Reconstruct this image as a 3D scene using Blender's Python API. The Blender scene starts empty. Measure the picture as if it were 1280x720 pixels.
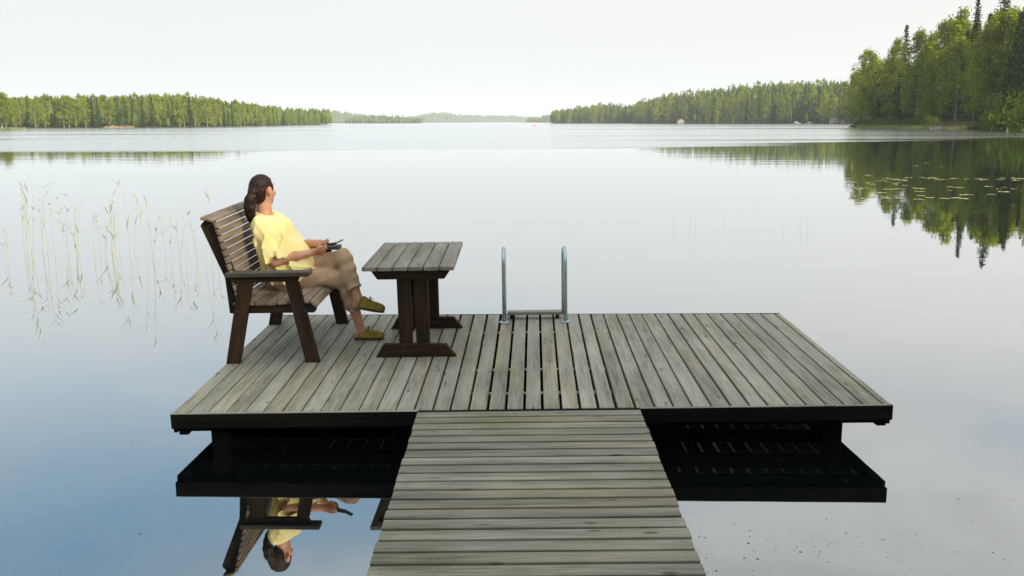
import bpy, bmesh, math, random
import numpy as np
from mathutils import Matrix, Vector
random.seed(7); rng = np.random.default_rng(7)
S = bpy.context.scene
COL = S.collection

# ------------------------------------------------------------------ camera
FPX = 1150.0; HC = 2.0; HZ = 152.4
PITCH = math.atan((360 - HZ) / FPX); ROLL = -math.atan(0.0035)
cam = bpy.data.cameras.new('camera'); cam_o = bpy.data.objects.new('camera', cam); COL.objects.link(cam_o)
cam.sensor_width = 36; cam.lens = FPX / 1280 * 36; cam.clip_start = .05; cam.clip_end = 30000
cam_o.matrix_world = Matrix.Translation((0, 0, HC)) @ Matrix.Rotation(math.pi / 2 - PITCH, 4, 'X') @ Matrix.Rotation(ROLL, 4, 'Z')
S.camera = cam_o

# ------------------------------------------------------------------ world and sun
SUN_EL, SUN_AZ = math.radians(27), math.radians(130)          # azimuth from +Y towards +X
w = bpy.data.worlds.new('World'); S.world = w; w.use_nodes = True
wn, wl = w.node_tree.nodes, w.node_tree.links
bg = wn['Background']
sky = wn.new('ShaderNodeTexSky'); sky.sky_type = 'NISHITA'; sky.sun_disc = False
sky.sun_elevation = SUN_EL; sky.sun_rotation = SUN_AZ
sky.air_density = 1.0; sky.dust_density = 2.0; sky.ozone_density = 1.0
tc = wn.new('ShaderNodeTexCoord')
sep = wn.new('ShaderNodeSeparateXYZ'); wl.new(tc.outputs['Generated'], sep.inputs[0])
def wmath(op, a, b=None, c=None):
    n = wn.new('ShaderNodeMath'); n.operation = op
    for i, v in enumerate((a, b, c)):
        if v is None: continue
        if isinstance(v, (int, float)): n.inputs[i].default_value = v
        else: wl.new(v, n.inputs[i])
    return n.outputs[0]
zc = wmath('MAXIMUM', sep.outputs[2], 0.0)
den = wmath('ADD', zc, 0.22)
cb = wn.new('ShaderNodeCombineXYZ')
wl.new(wmath('DIVIDE', sep.outputs[0], den), cb.inputs[0]); wl.new(wmath('DIVIDE', sep.outputs[1], den), cb.inputs[1])
cn = wn.new('ShaderNodeTexNoise'); cn.inputs['Scale'].default_value = 1.15; cn.inputs['Detail'].default_value = 6; cn.inputs['Roughness'].default_value = .55
cmap = wn.new('ShaderNodeMapping'); cmap.inputs['Location'].default_value = (2.3, 0.6, 0)
wl.new(cb.outputs[0], cmap.inputs[0]); wl.new(cmap.outputs[0], cn.inputs['Vector'])
cr = wn.new('ShaderNodeMapRange'); cr.interpolation_type = 'SMOOTHSTEP'
cr.inputs['From Min'].default_value = .34; cr.inputs['From Max'].default_value = .74
wl.new(wmath('MULTIPLY_ADD', zc, .62, wmath('MULTIPLY_ADD', sep.outputs[0], .36, wmath('SUBTRACT', cn.outputs['Fac'], .15))), cr.inputs['Value'])   # hazier towards the sun
# haze veil that whitens the sky towards the horizon
vr = wn.new('ShaderNodeMapRange'); vr.interpolation_type = 'SMOOTHSTEP'
for k_, v_ in (('From Min', .14), ('From Max', .40), ('To Min', 1.0), ('To Max', 0.0)): vr.inputs[k_].default_value = v_
wl.new(zc, vr.inputs['Value']); veil = vr.outputs[0]
cl_amt = wmath('MULTIPLY', cr.outputs[0], 0.95)

def wmix(f, a, b):
    n = wn.new('ShaderNodeMixRGB')
    for k, v in enumerate((f, a, b)):
        if isinstance(v, tuple): n.inputs[k].default_value = v
        elif isinstance(v, float): n.inputs[k].default_value = v
        else: wl.new(v, n.inputs[k])
    return n.outputs[0]
blue = wmix(.65, sky.outputs[0], (2.5, 4.5, 6.1, 1))
white = wmix(wmath('MULTIPLY_ADD', sep.outputs[0], .5, .5), (5.75, 6.2, 6.35, 1), (6.65, 6.5, 6.2, 1))     # milkier towards the sun
hi = wn.new('ShaderNodeMapRange'); hi.inputs['From Min'].default_value = .5; hi.inputs['From Max'].default_value = .95; wl.new(zc, hi.inputs['Value'])
cloud = wmix(hi.outputs[0], white, (10.5, 10.5, 10.3, 1))
n2 = wn.new('ShaderNodeTexNoise'); n2.inputs['Scale'].default_value = 2.2; n2.inputs['Detail'].default_value = 5
m2 = wn.new('ShaderNodeMapping'); m2.inputs['Location'].default_value = (7.1, 3.4, 0); wl.new(cb.outputs[0], m2.inputs[0]); wl.new(m2.outputs[0], n2.inputs['Vector'])
r2 = wn.new('ShaderNodeMapRange'); r2.interpolation_type = 'SMOOTHSTEP'; r2.inputs['From Min'].default_value = .45; r2.inputs['From Max'].default_value = .62; wl.new(n2.outputs['Fac'], r2.inputs['Value'])
tinted = wmix(r2.outputs[0], cloud, wmix(hi.outputs[0], (5.3, 5.25, 5.2, 1), (8, 8, 8, 1)))          # grey-blue bellies between the pale clouds
mixc = wmix(cl_amt, blue, tinted)
mixv = wmix(wmath('MULTIPLY', veil, 1.0), mixc, white)
wl.new(mixv, bg.inputs[0]); bg.inputs[1].default_value = .1
sun = bpy.data.lights.new('sun', 'SUN'); sun.energy = 5.0; sun.angle = math.radians(2.5); sun.color = (1, .86, .66)
sun_o = bpy.data.objects.new('sun', sun); COL.objects.link(sun_o)
sd = Vector((math.sin(SUN_AZ) * math.cos(SUN_EL), math.cos(SUN_AZ) * math.cos(SUN_EL), math.sin(SUN_EL)))
sun_o.rotation_euler = sd.to_track_quat('Z', 'Y').to_euler(); sun_o.location = sd * 50
S.view_settings.view_transform = 'Standard'; S.view_settings.look = 'None'
S.view_settings.exposure = 0.5; S.view_settings.gamma = 1
S.cycles.use_denoising = True; S.cycles.volume_bounces = 3; S.cycles.max_bounces = 8
S.cycles.transparent_max_bounces = 8; S.cycles.caustics_reflective = False; S.cycles.caustics_refractive = False

# ------------------------------------------------------------------ site geometry helpers
def ray(px, py):
    x = (px - 640) / FPX; y = -(py - 360) / FPX
    c, s = math.cos(ROLL), math.sin(ROLL); x, y = c * x - s * y, s * x + c * y
    return Vector((x, y * math.sin(PITCH) + math.cos(PITCH), y * math.cos(PITCH) - math.sin(PITCH)))
def at_z(px, py, z):
    r = ray(px, py); return Vector((0, 0, HC)) + r * ((z - HC) / r.z)
def hor(px): return HZ - .0035 * (px - 640)
def bearing(px, d):                       # ground point at distance d along the bearing of a photo column
    r = ray(px, hor(px)); v = Vector((r.x, r.y)); v.normalize(); return v * d * math.hypot(1, (px - 640) / FPX)
_nl, _nr = at_z(212.5, 518.5, .262), at_z(1117, 507, .31)
_X = (_nr - _nl).normalized(); _Z = _X.cross(ray(647, 122)).normalized(); _Y = _Z.cross(_X)
T = Matrix(((_X.x, _Y.x, _Z.x, _nl.x), (_X.y, _Y.y, _Z.y, _nl.y), (_X.z, _Y.z, _Z.z, _nl.z), (0, 0, 0, 1)))
Ti = T.inverted()
WATER_Z = -.28                              # about the water level in the slightly leaning deck frame
DECK_W = 4.37

# ------------------------------------------------------------------ material helpers
MATS = {}
def new_mat(name):
    m = bpy.data.materials.new(name); m.use_nodes = True
    n, l = m.node_tree.nodes, m.node_tree.links; MATS[name] = m
    return m, n, l, n['Principled BSDF']
def nd(n, l, typ, ins=None, **props):
    o = n.new('ShaderNode' + typ)
    for k, v in props.items(): setattr(o, k, v)
    for k, v in (ins or {}).items():
        if hasattr(v, 'is_linked'): l.new(v, o.inputs[k])
        else: o.inputs[k].default_value = v
    return o
def c4(c): return (c[0], c[1], c[2], 1)

def wood(name, dark, mid, light, rough=.75, var=.35, stain=None, stain_amt=.5, bump=.35, knots=True, spec=.3):
    m, n, l, p = new_mat(name)
    t = nd(n, l, 'TexCoord'); oi = nd(n, l, 'ObjectInfo')
    off = nd(n, l, 'VectorMath', {0: oi.outputs['Random'], 1: (37.1, 91.7, 53.3)}, operation='MULTIPLY')
    add = nd(n, l, 'VectorMath', {0: t.outputs['Object'], 1: off.outputs[0]}, operation='ADD')
    warp = nd(n, l, 'TexNoise', {'Vector': add.outputs[0], 'Scale': 3.0, 'Detail': 2})
    wv = nd(n, l, 'VectorMath', {0: warp.outputs['Color'], 1: (.0, .02, .02)}, operation='MULTIPLY')
    add2 = nd(n, l, 'VectorMath', {0: add.outputs[0], 1: wv.outputs[0]}, operation='ADD')
    mp = nd(n, l, 'Mapping', {'Vector': add2.outputs[0], 'Scale': (3.0, 75, 75)})
    g = nd(n, l, 'TexNoise', {'Vector': mp.outputs[0], 'Scale': 1.0, 'Detail': 7, 'Roughness': .62})
    mp2 = nd(n, l, 'Mapping', {'Vector': add2.outputs[0], 'Scale': (1.1, 9, 9)})
    g2 = nd(n, l, 'TexNoise', {'Vector': mp2.outputs[0], 'Scale': 1.0, 'Detail': 4, 'Roughness': .5})
    mp3 = nd(n, l, 'Mapping', {'Vector': add2.outputs[0], 'Scale': (6, 160, 160)})
    g3 = nd(n, l, 'TexNoise', {'Vector': mp3.outputs[0], 'Scale': 1.0, 'Detail': 4, 'Roughness': .6})
    s1 = nd(n, l, 'Math', {0: g.outputs['Fac'], 1: g2.outputs['Fac']}, operation='ADD')
    s2 = nd(n, l, 'Math', {0: g3.outputs['Fac'], 1: .5, 2: s1.outputs[0]}, operation='MULTIPLY_ADD')
    mr = nd(n, l, 'MapRange', {'Value': s2.outputs[0], 'From Min': .92, 'From Max': 1.58})
    ramp = nd(n, l, 'ValToRGB', {'Fac': mr.outputs[0]})
    e = ramp.color_ramp.elements; e[0].color = c4(dark); e[0].position = .08; e[1].color = c4(light); e[1].position = .95
    k = e.new(.5); k.color = c4(mid)
    # every board has weathered a little differently
    br = nd(n, l, 'MapRange', {'Value': oi.outputs['Random'], 'To Min': 1 - var, 'To Max': 1 + var})
    hs = nd(n, l, 'HueSaturation', {'Color': ramp.outputs[0], 'Value': br.outputs[0]})
    col = hs.outputs[0]
    if knots:
        kv = nd(n, l, 'Mapping', {'Vector': add2.outputs[0], 'Scale': (3.1, 10.5, 4)})
        vo = nd(n, l, 'TexVoronoi', {'Vector': kv.outputs[0], 'Scale': 1.0, 'Randomness': 1.0})
        kr = nd(n, l, 'MapRange', {'Value': vo.outputs['Distance'], 'From Min': .05, 'From Max': .15, 'To Min': .85, 'To Max': 0.0})
        mk = nd(n, l, 'MixRGB', {0: kr.outputs[0], 1: col, 2: c4([x * .45 for x in dark])}); col = mk.outputs[0]
    if stain:
        ge = nd(n, l, 'NewGeometry')
        sn = nd(n, l, 'TexNoise', {'Vector': ge.outputs['Position'], 'Scale': 1.9, 'Detail': 5, 'Roughness': .6})
        sr = nd(n, l, 'MapRange', {'Value': sn.outputs['Fac'], 'From Min': .47, 'From Max': .72, 'To Max': stain_amt})
        ms = nd(n, l, 'MixRGB', {0: sr.outputs[0], 1: col, 2: c4(stain)}, blend_type='MULTIPLY'); col = ms.outputs[0]
    if stain:                                   # some boards have bleached to a warmer tan
        tn = nd(n, l, 'TexNoise', {'Vector': mp2.outputs[0], 'Scale': .6, 'Detail': 2})
        tr = nd(n, l, 'MapRange', {'Value': tn.outputs['Fac'], 'From Min': .48, 'From Max': .68, 'To Max': .8})
        col = nd(n, l, 'MixRGB', {0: tr.outputs[0], 1: col, 2: (1.12, 1.0, .86, 1)}, blend_type='MULTIPLY').outputs[0]
    l.new(col, p.inputs['Base Color'])
    rr = nd(n, l, 'MapRange', {'Value': g.outputs['Fac'], 'To Min': rough - .12, 'To Max': rough + .12}); l.new(rr.outputs[0], p.inputs['Roughness'])
    p.inputs['Specular IOR Level'].default_value = spec
    bp = nd(n, l, 'Bump', {'Strength': bump, 'Distance': .004, 'Height': s2.outputs[0]}); l.new(bp.outputs[0], p.inputs['Normal'])
    return m

M_DECK = wood('weathered_deck', (.150, .147, .118), (.275, .270, .222), (.375, .367, .305), var=.11, stain=(.66, .70, .58), stain_amt=.7)
M_WALK = wood('weathered_walkway', (.110, .108, .082), (.215, .209, .163), (.305, .297, .238), var=.14, stain=(.68, .74, .60), stain_amt=.75)
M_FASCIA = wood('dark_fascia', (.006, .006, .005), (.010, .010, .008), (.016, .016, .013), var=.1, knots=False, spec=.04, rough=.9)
M_GLINT = wood('pale_glint_strip', (.40, .39, .36), (.55, .54, .50), (.7, .69, .65), var=.15, knots=False)  # pale colour that paints the white glints between the deck boards
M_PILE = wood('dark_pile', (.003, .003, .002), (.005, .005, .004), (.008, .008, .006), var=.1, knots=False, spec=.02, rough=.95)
M_STAIN = wood('brown_stained_wood', (.015, .009, .005), (.033, .019, .011), (.060, .034, .018), rough=.65, var=.15, knots=False, bump=.15, spec=.15)
M_SLAT = wood('bench_slat_wood', (.10, .075, .05), (.20, .155, .11), (.33, .27, .205), var=.25)
M_TABLE = wood('table_top_wood', (.125, .115, .092), (.225, .21, .175), (.325, .305, .26), var=.12)
M_ARM = wood('armrest_wood', (.025, .020, .014), (.060, .052, .040), (.105, .095, .078), var=.1, knots=False)

def plain(name, col, rough=.6, metal=0, noise=0, scale=30, spec=.4, bump=0):
    m, n, l, p = new_mat(name)
    p.inputs['Base Color'].default_value = c4(col); p.inputs['Roughness'].default_value = rough; p.inputs['Metallic'].default_value = metal
    p.inputs['Specular IOR Level'].default_value = spec
    if noise:
        t = nd(n, l, 'TexCoord'); g = nd(n, l, 'TexNoise', {'Vector': t.outputs['Object'], 'Scale': scale, 'Detail': 4})
        mr = nd(n, l, 'MapRange', {'Value': g.outputs['Fac'], 'From Min': .3, 'From Max': .7, 'To Min': 1 - noise, 'To Max': 1 + noise})
        hs = nd(n, l, 'HueSaturation', {'Color': c4(col), 'Value': mr.outputs[0]}); l.new(hs.outputs[0], p.inputs['Base Color'])
        if bump:
            b = nd(n, l, 'Bump', {'Strength': bump, 'Distance': .01, 'Height': g.outputs['Fac']}); l.new(b.outputs[0], p.inputs['Normal'])
    return m

def leaf_mat(name, c_dark, c_light, trans=.35, hue=.0):
    m, n, l, p = new_mat(name); n.remove(p)
    out = n['Material Output']
    g = nd(n, l, 'NewGeometry'); oi = nd(n, l, 'ObjectInfo')
    a = nd(n, l, 'Math', {0: g.outputs['Random Per Island'], 1: .55, 2: 0.0}, operation='MULTIPLY_ADD')
    b = nd(n, l, 'Math', {0: oi.outputs['Random'], 1: .45, 2: a.outputs[0]}, operation='MULTIPLY_ADD')
    mx = nd(n, l, 'MixRGB', {0: b.outputs[0], 1: c4(c_dark), 2: c4(c_light)})
    d = nd(n, l, 'BsdfDiffuse', {'Color': mx.outputs[0]}); t = nd(n, l, 'BsdfTranslucent', {'Color': mx.outputs[0]})
    ms = nd(n, l, 'MixShader', {0: trans, 1: d.outputs[0], 2: t.outputs[0]})
    l.new(ms.outputs[0], out.inputs['Surface'])
    return m
M_BIRCH = leaf_mat('birch_leaves', (.120, .180, .006), (.390, .450, .020), .45)
M_SPRUCE = leaf_mat('spruce_needles', (.014, .034, .007), (.080, .135, .020), .25)
M_PINE = leaf_mat('pine_needles', (.085, .115, .012), (.235, .265, .04), .35)
M_BUSH = leaf_mat('bush_leaves', (.050, .095, .006), (.19, .27, .02), .4)
M_FARLEAF = leaf_mat('far_tree_leaves', (.060, .110, .018), (.165, .230, .045), .35)
M_REED = leaf_mat('reed_blades', (.24, .34, .07), (.48, .52, .20), .4)
M_STRAW = leaf_mat('reed_stalks', (.36, .40, .17), (.58, .56, .34), .2)
M_PAD = leaf_mat('lily_pads', (.20, .24, .09), (.42, .43, .25), .1)
M_BARK_B = plain('birch_bark', (.36, .31, .24), .8, noise=.45, scale=3)
M_BARK_S = plain('spruce_bark', (.075, .055, .045), .9, noise=.3, scale=4)
M_BARK_P = plain('pine_bark', (.22, .11, .055), .9, noise=.35, scale=2)

# ------------------------------------------------------------------ object helpers
def link(name, me, mat=None, parent=None, M=None):
    o = bpy.data.objects.new(name, me); COL.objects.link(o)
    if mat is not None and me is not None and not me.materials: me.materials.append(mat)
    if parent is not None: o.parent = parent
    if M is not None: o.matrix_local = M
    return o
def tag(o, label=None, cat=None, group=None, kind=None):
    for k, v in (('label', label), ('category', cat), ('group', group), ('kind', kind)):
        if v: o[k] = v
    return o
def thing(name, label, cat, M=None, group=None):
    return tag(link(name, None, M=M or Matrix()), label, cat, group)
def mesh(name, v, f, smooth=False):
    me = bpy.data.meshes.new(name); me.from_pydata([tuple(x) for x in v], [], [tuple(x) for x in f]); me.update()
    if smooth: me.polygons.foreach_set('use_smooth', [True] * len(me.polygons))
    return me
def bm_mesh(name, bm, smooth=False):
    me = bpy.data.meshes.new(name); bm.normal_update(); bm.to_mesh(me); bm.free()
    if smooth: me.polygons.foreach_set('use_smooth', [True] * len(me.polygons))
    return me
def frame(p0, p1, up=(0, 0, 1)):
    p0, p1 = Vector(p0), Vector(p1); x = (p1 - p0).normalized(); up = Vector(up)
    y = up.cross(x).normalized(); z = x.cross(y); c = (p0 + p1) / 2
    return Matrix(((x.x, y.x, z.x, c.x), (x.y, y.y, z.y, c.y), (x.z, y.z, z.z, c.z), (0, 0, 0, 1))), (p1 - p0).length
_bc = {}
def box_mesh(L, W, H, bev=.003):
    key = (round(L, 4), round(W, 4), round(H, 4), bev)
    if key in _bc: return _bc[key]
    bm = bmesh.new(); bmesh.ops.create_cube(bm, size=1)
    bmesh.ops.scale(bm, vec=(L, W, H), verts=bm.verts)
    if bev: bmesh.ops.bevel(bm, geom=list(bm.edges), offset=bev, segments=1, affect='EDGES')
    _bc[key] = bm_mesh('board', bm); return _bc[key]
def beam(name, p0, p1, W, H, mat, parent=None, up=(0, 0, 1), bev=.003, own=False):
    M, L = frame(p0, p1, up); me = box_mesh(L, W, H, bev)
    if me.materials and me.materials[0] != mat: me = me.copy(); me.materials.clear()
    return link(name, me, mat, parent, M)
def prism(name, poly, y0, y1, mat, parent=None, axis=None, bev=.003):
    """polygon of (x, z) corners extruded from y0 to y1; local X follows `axis` so that the grain runs along it"""
    c = Vector((sum(p[0] for p in poly) / len(poly), (y0 + y1) / 2, sum(p[1] for p in poly) / len(poly)))
    ax = Vector((axis[0], 0, axis[1])).normalized() if axis else Vector((1, 0, 0)); az = Vector((-ax.z, 0, ax.x))
    M = Matrix(((ax.x, 0, az.x, c.x), (0, 1, 0, c.y), (ax.z, 0, az.z, c.z), (0, 0, 0, 1)))
    Mi = M.inverted(); bm = bmesh.new()
    a = [bm.verts.new(Mi @ Vector((x, y0, z))) for x, z in poly]; b = [bm.verts.new(Mi @ Vector((x, y1, z))) for x, z in poly]
    n = len(poly); bm.faces.new(a); bm.faces.new(b[::-1])
    for i in range(n): bm.faces.new((a[i], b[i], b[(i + 1) % n], a[(i + 1) % n]))
    bmesh.ops.recalc_face_normals(bm, faces=bm.faces)
    if bev: bmesh.ops.bevel(bm, geom=list(bm.edges), offset=bev, segments=1, affect='EDGES')
    return link(name, bm_mesh(name, bm), mat, parent, M)
def tube_mesh(name, pts, radii, seg=10, cap=True):
    pts = [Vector(p) for p in pts]; n = len(pts)
    if not hasattr(radii, '__len__'): radii = [radii] * n
    v, f = [], []; ref = Vector((.31, .95, .05))
    for i, p in enumerate(pts):
        t = (pts[min(i + 1, n - 1)] - pts[max(i - 1, 0)]).normalized()
        a = t.cross(ref)
        if a.length < .1: a = t.cross(Vector((1, 0, 0)))
        a.normalize(); b = t.cross(a)
        for k in range(seg):
            an = 2 * math.pi * k / seg; v.append(p + (a * math.cos(an) + b * math.sin(an)) * radii[i])
    for i in range(n - 1):
        for k in range(seg):
            f.append((i * seg + k, i * seg + (k + 1) % seg, (i + 1) * seg + (k + 1) % seg, (i + 1) * seg + k))
    if cap: f.append(tuple(range(seg))[::-1]); f.append(tuple(range((n - 1) * seg, n * seg)))
    return mesh(name, v, f, True)

# ------------------------------------------------------------------ water
def make_water():
    m, n, l, p = new_mat('lake_water'); n.remove(p); out = n['Material Output']
    g = nd(n, l, 'NewGeometry'); pos = g.outputs['Position']
    sx = nd(n, l, 'SeparateXYZ', {0: pos})
    # the breeze ruffles the open lake; the bay round the jetty lies calm behind a wandering edge
    st = nd(n, l, 'Mapping', {'Vector': pos, 'Scale': (.006, .05, 1)})
    sn = nd(n, l, 'TexNoise', {'Vector': st.outputs[0], 'Scale': 1.0, 'Detail': 4, 'Roughness': .55})
    xs = nd(n, l, 'Math', {0: sx.outputs[0], 1: -.62, 2: sx.outputs[1]}, operation='MULTIPLY_ADD')
    xs2 = nd(n, l, 'Math', {0: sx.outputs[0], 1: 0.0}, operation='MAXIMUM')
    edge = nd(n, l, 'Math', {0: xs2.outputs[0], 1: -.62, 2: sx.outputs[1]}, operation='MULTIPLY_ADD')
    e2 = nd(n, l, 'Math', {0: sn.outputs['Fac'], 1: 40.0, 2: edge.outputs[0]}, operation='MULTIPLY_ADD')
    ruf = nd(n, l, 'MapRange', {'Value': e2.outputs[0], 'From Min': 84, 'From Max': 92}, interpolation_type='SMOOTHSTEP')
    # slick streaks inside the ruffled zone
    st2 = nd(n, l, 'Mapping', {'Vector': pos, 'Scale': (.0035, .045, 1), 'Location': (3.1, 1.7, 0)})
    sk = nd(n, l, 'TexNoise', {'Vector': st2.outputs[0], 'Scale': 1.0, 'Detail': 3})
    slick = nd(n, l, 'MapRange', {'Value': sk.outputs['Fac'], 'From Min': .56, 'From Max': .64, 'To Min': 1, 'To Max': .25}, interpolation_type='SMOOTHSTEP')
    rf = nd(n, l, 'Math', {0: ruf.outputs[0], 1: slick.outputs[0]}, operation='MULTIPLY')
    # waves
    w1m = nd(n, l, 'Mapping', {'Vector': pos, 'Scale': (1.2, 3.2, 1)})
    w1 = nd(n, l, 'TexNoise', {'Vector': w1m.outputs[0], 'Scale': 1.0, 'Detail': 3, 'Roughness': .5})
    w2m = nd(n, l, 'Mapping', {'Vector': pos, 'Scale': (.16, .55, 1)})
    w2 = nd(n, l, 'TexNoise', {'Vector': w2m.outputs[0], 'Scale': 1.0, 'Detail': 2})
    far = nd(n, l, 'MapRange', {'Value': sx.outputs[1], 'From Min': 10, 'From Max': 45, 'To Min': .0, 'To Max': 1.0})
    a1 = nd(n, l, 'MapRange', {'Value': rf.outputs[0], 'To Min': .0014, 'To Max': .03})
    h1 = nd(n, l, 'Math', {0: w1.outputs['Fac'], 1: a1.outputs[0]}, operation='MULTIPLY')
    h1f = nd(n, l, 'Math', {0: far.outputs[0], 1: .85, 2: .15}, operation='MULTIPLY_ADD')
    h1b = nd(n, l, 'Math', {0: h1.outputs[0], 1: h1f.outputs[0]}, operation='MULTIPLY')
    h2 = nd(n, l, 'Math', {0: w2.outputs['Fac'], 1: .006}, operation='MULTIPLY')
    h2b = nd(n, l, 'Math', {0: h2.outputs[0], 1: h1f.outputs[0], 2: h1b.outputs[0]}, operation='MULTIPLY_ADD')
    bp = nd(n, l, 'Bump', {'Strength': 1.0, 'Distance': 1.0, 'Height': h2b.outputs[0]})
    ro = nd(n, l, 'MapRange', {'Value': rf.outputs[0], 'To Min': .012, 'To Max': .16})
    gl = nd(n, l, 'BsdfGlossy', {'Color': (.97, .985, 1, 1), 'Roughness': ro.outputs[0], 'Normal': bp.outputs[0]})
    df = nd(n, l, 'BsdfDiffuse', {'Color': (.004, .006, .006, 1)})
    fr = nd(n, l, 'Fresnel', {'IOR': 1.33})
    fp = nd(n, l, 'Math', {0: fr.outputs[0], 1: .28}, operation='POWER')
    ms = nd(n, l, 'MixShader', {0: fp.outputs[0], 1: df.outputs[0], 2: gl.outputs[0]})
    l.new(ms.outputs[0], out.inputs['Surface'])
    R = 8200
    o = link('lake_water', mesh('lake_water', [(-R, -R, 0), (R, -R, 0), (R, R, 0), (-R, R, 0)], [(0, 1, 2, 3)]), m)
    tag(o, 'calm pale lake water reflecting the hazy sky', None, None, 'structure')
make_water()

# ------------------------------------------------------------------ shores
def ground_mat(name, a, b, scale=.25):
    m, n, l, p = new_mat(name)
    g = nd(n, l, 'NewGeometry'); t = nd(n, l, 'TexNoise', {'Vector': g.outputs['Position'], 'Scale': scale, 'Detail': 6, 'Roughness': .65})
    r = nd(n, l, 'MapRange', {'Value': t.outputs['Fac'], 'From Min': .35, 'From Max': .65})
    mx = nd(n, l, 'MixRGB', {0: r.outputs[0], 1: c4(a), 2: c4(b)}); l.new(mx.outputs[0], p.inputs['Base Color']); p.inputs['Roughness'].default_value = 1; p.inputs['Specular IOR Level'].default_value = 0
    return m
M_FOREST_FLOOR = ground_mat('forest_floor', (.025, .035, .012), (.07, .075, .03))
M_SAND = ground_mat('sandy_bank', (.30, .22, .14), (.45, .36, .25), .4)
M_GRASS = ground_mat('shore_grass_ground', (.06, .10, .02), (.14, .17, .04), .6)

def interp(tab, x, k):
    if x <= tab[0][0]: return tab[0][k]
    for a, b in zip(tab, tab[1:]):
        if x <= b[0]:
            t = (x - a[0]) / (b[0] - a[0]); return a[k] * (1 - t) + b[k] * t
    return tab[-1][k]
class Shore:
    """a shore seen along bearings: table of (photo column, distance of the waterline, canopy line); ground rises inland"""
    def __init__(self, name, label, tab, depth, treeh, mat, steps=60, rise=1.0):
        self.tab, self.depth, self.treeh, self.rise = tab, depth, treeh, rise
        x0, x1 = tab[0][0], tab[-1][0]
        offs = [-1.5, 0, .06, .15, .3, .5, .75, 1.0, 1.15]
        v, f = [], []
        for i in range(steps + 1):
            px = x0 + (x1 - x0) * i / steps
            for j, o in enumerate(offs):
                off = o if j < 1 else o * depth
                q = bearing(px, interp(tab, px, 1) + off)
                z = -.4 if j == 0 else (.05 if j == 1 else (self.g(px, off) if j < len(offs) - 1 else -2))
                if i in (0, steps) and j > 1: z = -.3
                v.append((q.x, q.y, z))
        m_ = len(offs)
        for i in range(steps):
            for j in range(m_ - 1):
                f.append((i * m_ + j, (i + 1) * m_ + j, (i + 1) * m_ + j + 1, i * m_ + j + 1))
        o = link(name, mesh(name, v, f, True), mat); tag(o, label, None, None, 'structure')
    def ztop(self, px, off):
        d = interp(self.tab, px, 1) + off
        return HC + (hor(px) - interp(self.tab, px, 2)) / FPX * d
    def g(self, px, off):
        zt = self.ztop(px, off); t = min(1, max(0, off / self.depth)); t = t * t * (3 - 2 * t)
        return .15 + min(1, off / 6.0) * .4 + max(0, zt - self.treeh * self.rise) * t
    def pos(self, px, off):
        q = bearing(px, interp(self.tab, px, 1) + off); return Vector((q.x, q.y, self.g(px, off)))

sh_left = Shore('left_shore', 'low wooded ground of the left shore', [(-320, 420, 122), (-60, 430, 120), (0, 430, 121), (60, 432, 119), (140, 440, 119), (200, 455, 116.5), (240, 470, 117.5), (300, 530, 126), (345, 600, 135), (372, 700, 139.5), (410, 780, 145)], 90, 15, M_FOREST_FLOOR)
sh_mid = Shore('right_shore', 'wooded ground rising behind the right shore', [(684, 1150, 142), (690, 1120, 138), (735, 1060, 130), (760, 1020, 128), (790, 960, 130), (800, 880, 124), (830, 820, 118), (870, 760, 111), (910, 720, 107), (945, 690, 103), (985, 660, 101), (1020, 610, 100), (1062, 560, 98), (1120, 500, 92)], 150, 18, M_FOREST_FLOOR)
sh_pen = Shore('peninsula_ground', 'low wooded point of land on the right', [(1060, 284, 110), (1066, 276, 90), (1090, 262, 66), (1150, 232, 48), (1200, 205, 26), (1240, 182, 8), (1290, 158, 0), (1345, 140, -5)], 60, 19, M_FOREST_FLOOR, rise=1.1)
sh_far1 = Shore('far_hill', 'low blue hill beyond the left shore', [(340, 2900, 146), (366, 2900, 140), (385, 2900, 137.5), (400, 2900, 137), (425, 2900, 138), (440, 2950, 140.5), (460, 3000, 143), (490, 3050, 146), (530, 3100, 149)], 200, 16, M_FOREST_FLOOR, 40)
sh_far2 = Shore('far_hill', 'low wooded island ahead of the blue hills', [(428, 2000, 151), (445, 2000, 144.5), (475, 2000, 142.5), (495, 2020, 143), (520, 2050, 147), (530, 2050, 152)], 60, 11, M_FOREST_FLOOR, 30)
sh_far3 = Shore('far_hill', 'faint blue hills closing the far end of the lake', [(440, 4200, 148), (480, 4200, 146), (505, 4200, 146), (520, 4200, 144), (535, 4200, 140.5), (556, 4200, 139), (572, 4200, 142), (600, 4300, 143.5), (640, 4500, 143.5), (660, 4500, 144.5), (680, 4500, 145.5), (720, 4600, 146)], 260, 14, M_FOREST_FLOOR, 60)
sh_far4 = Shore('far_hill', 'faint green spit behind the right shore tip', [(650, 2600, 151), (668, 2600, 145.5), (686, 2600, 142.5), (710, 2600, 141)], 80, 12, M_FOREST_FLOOR, 20)

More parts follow.
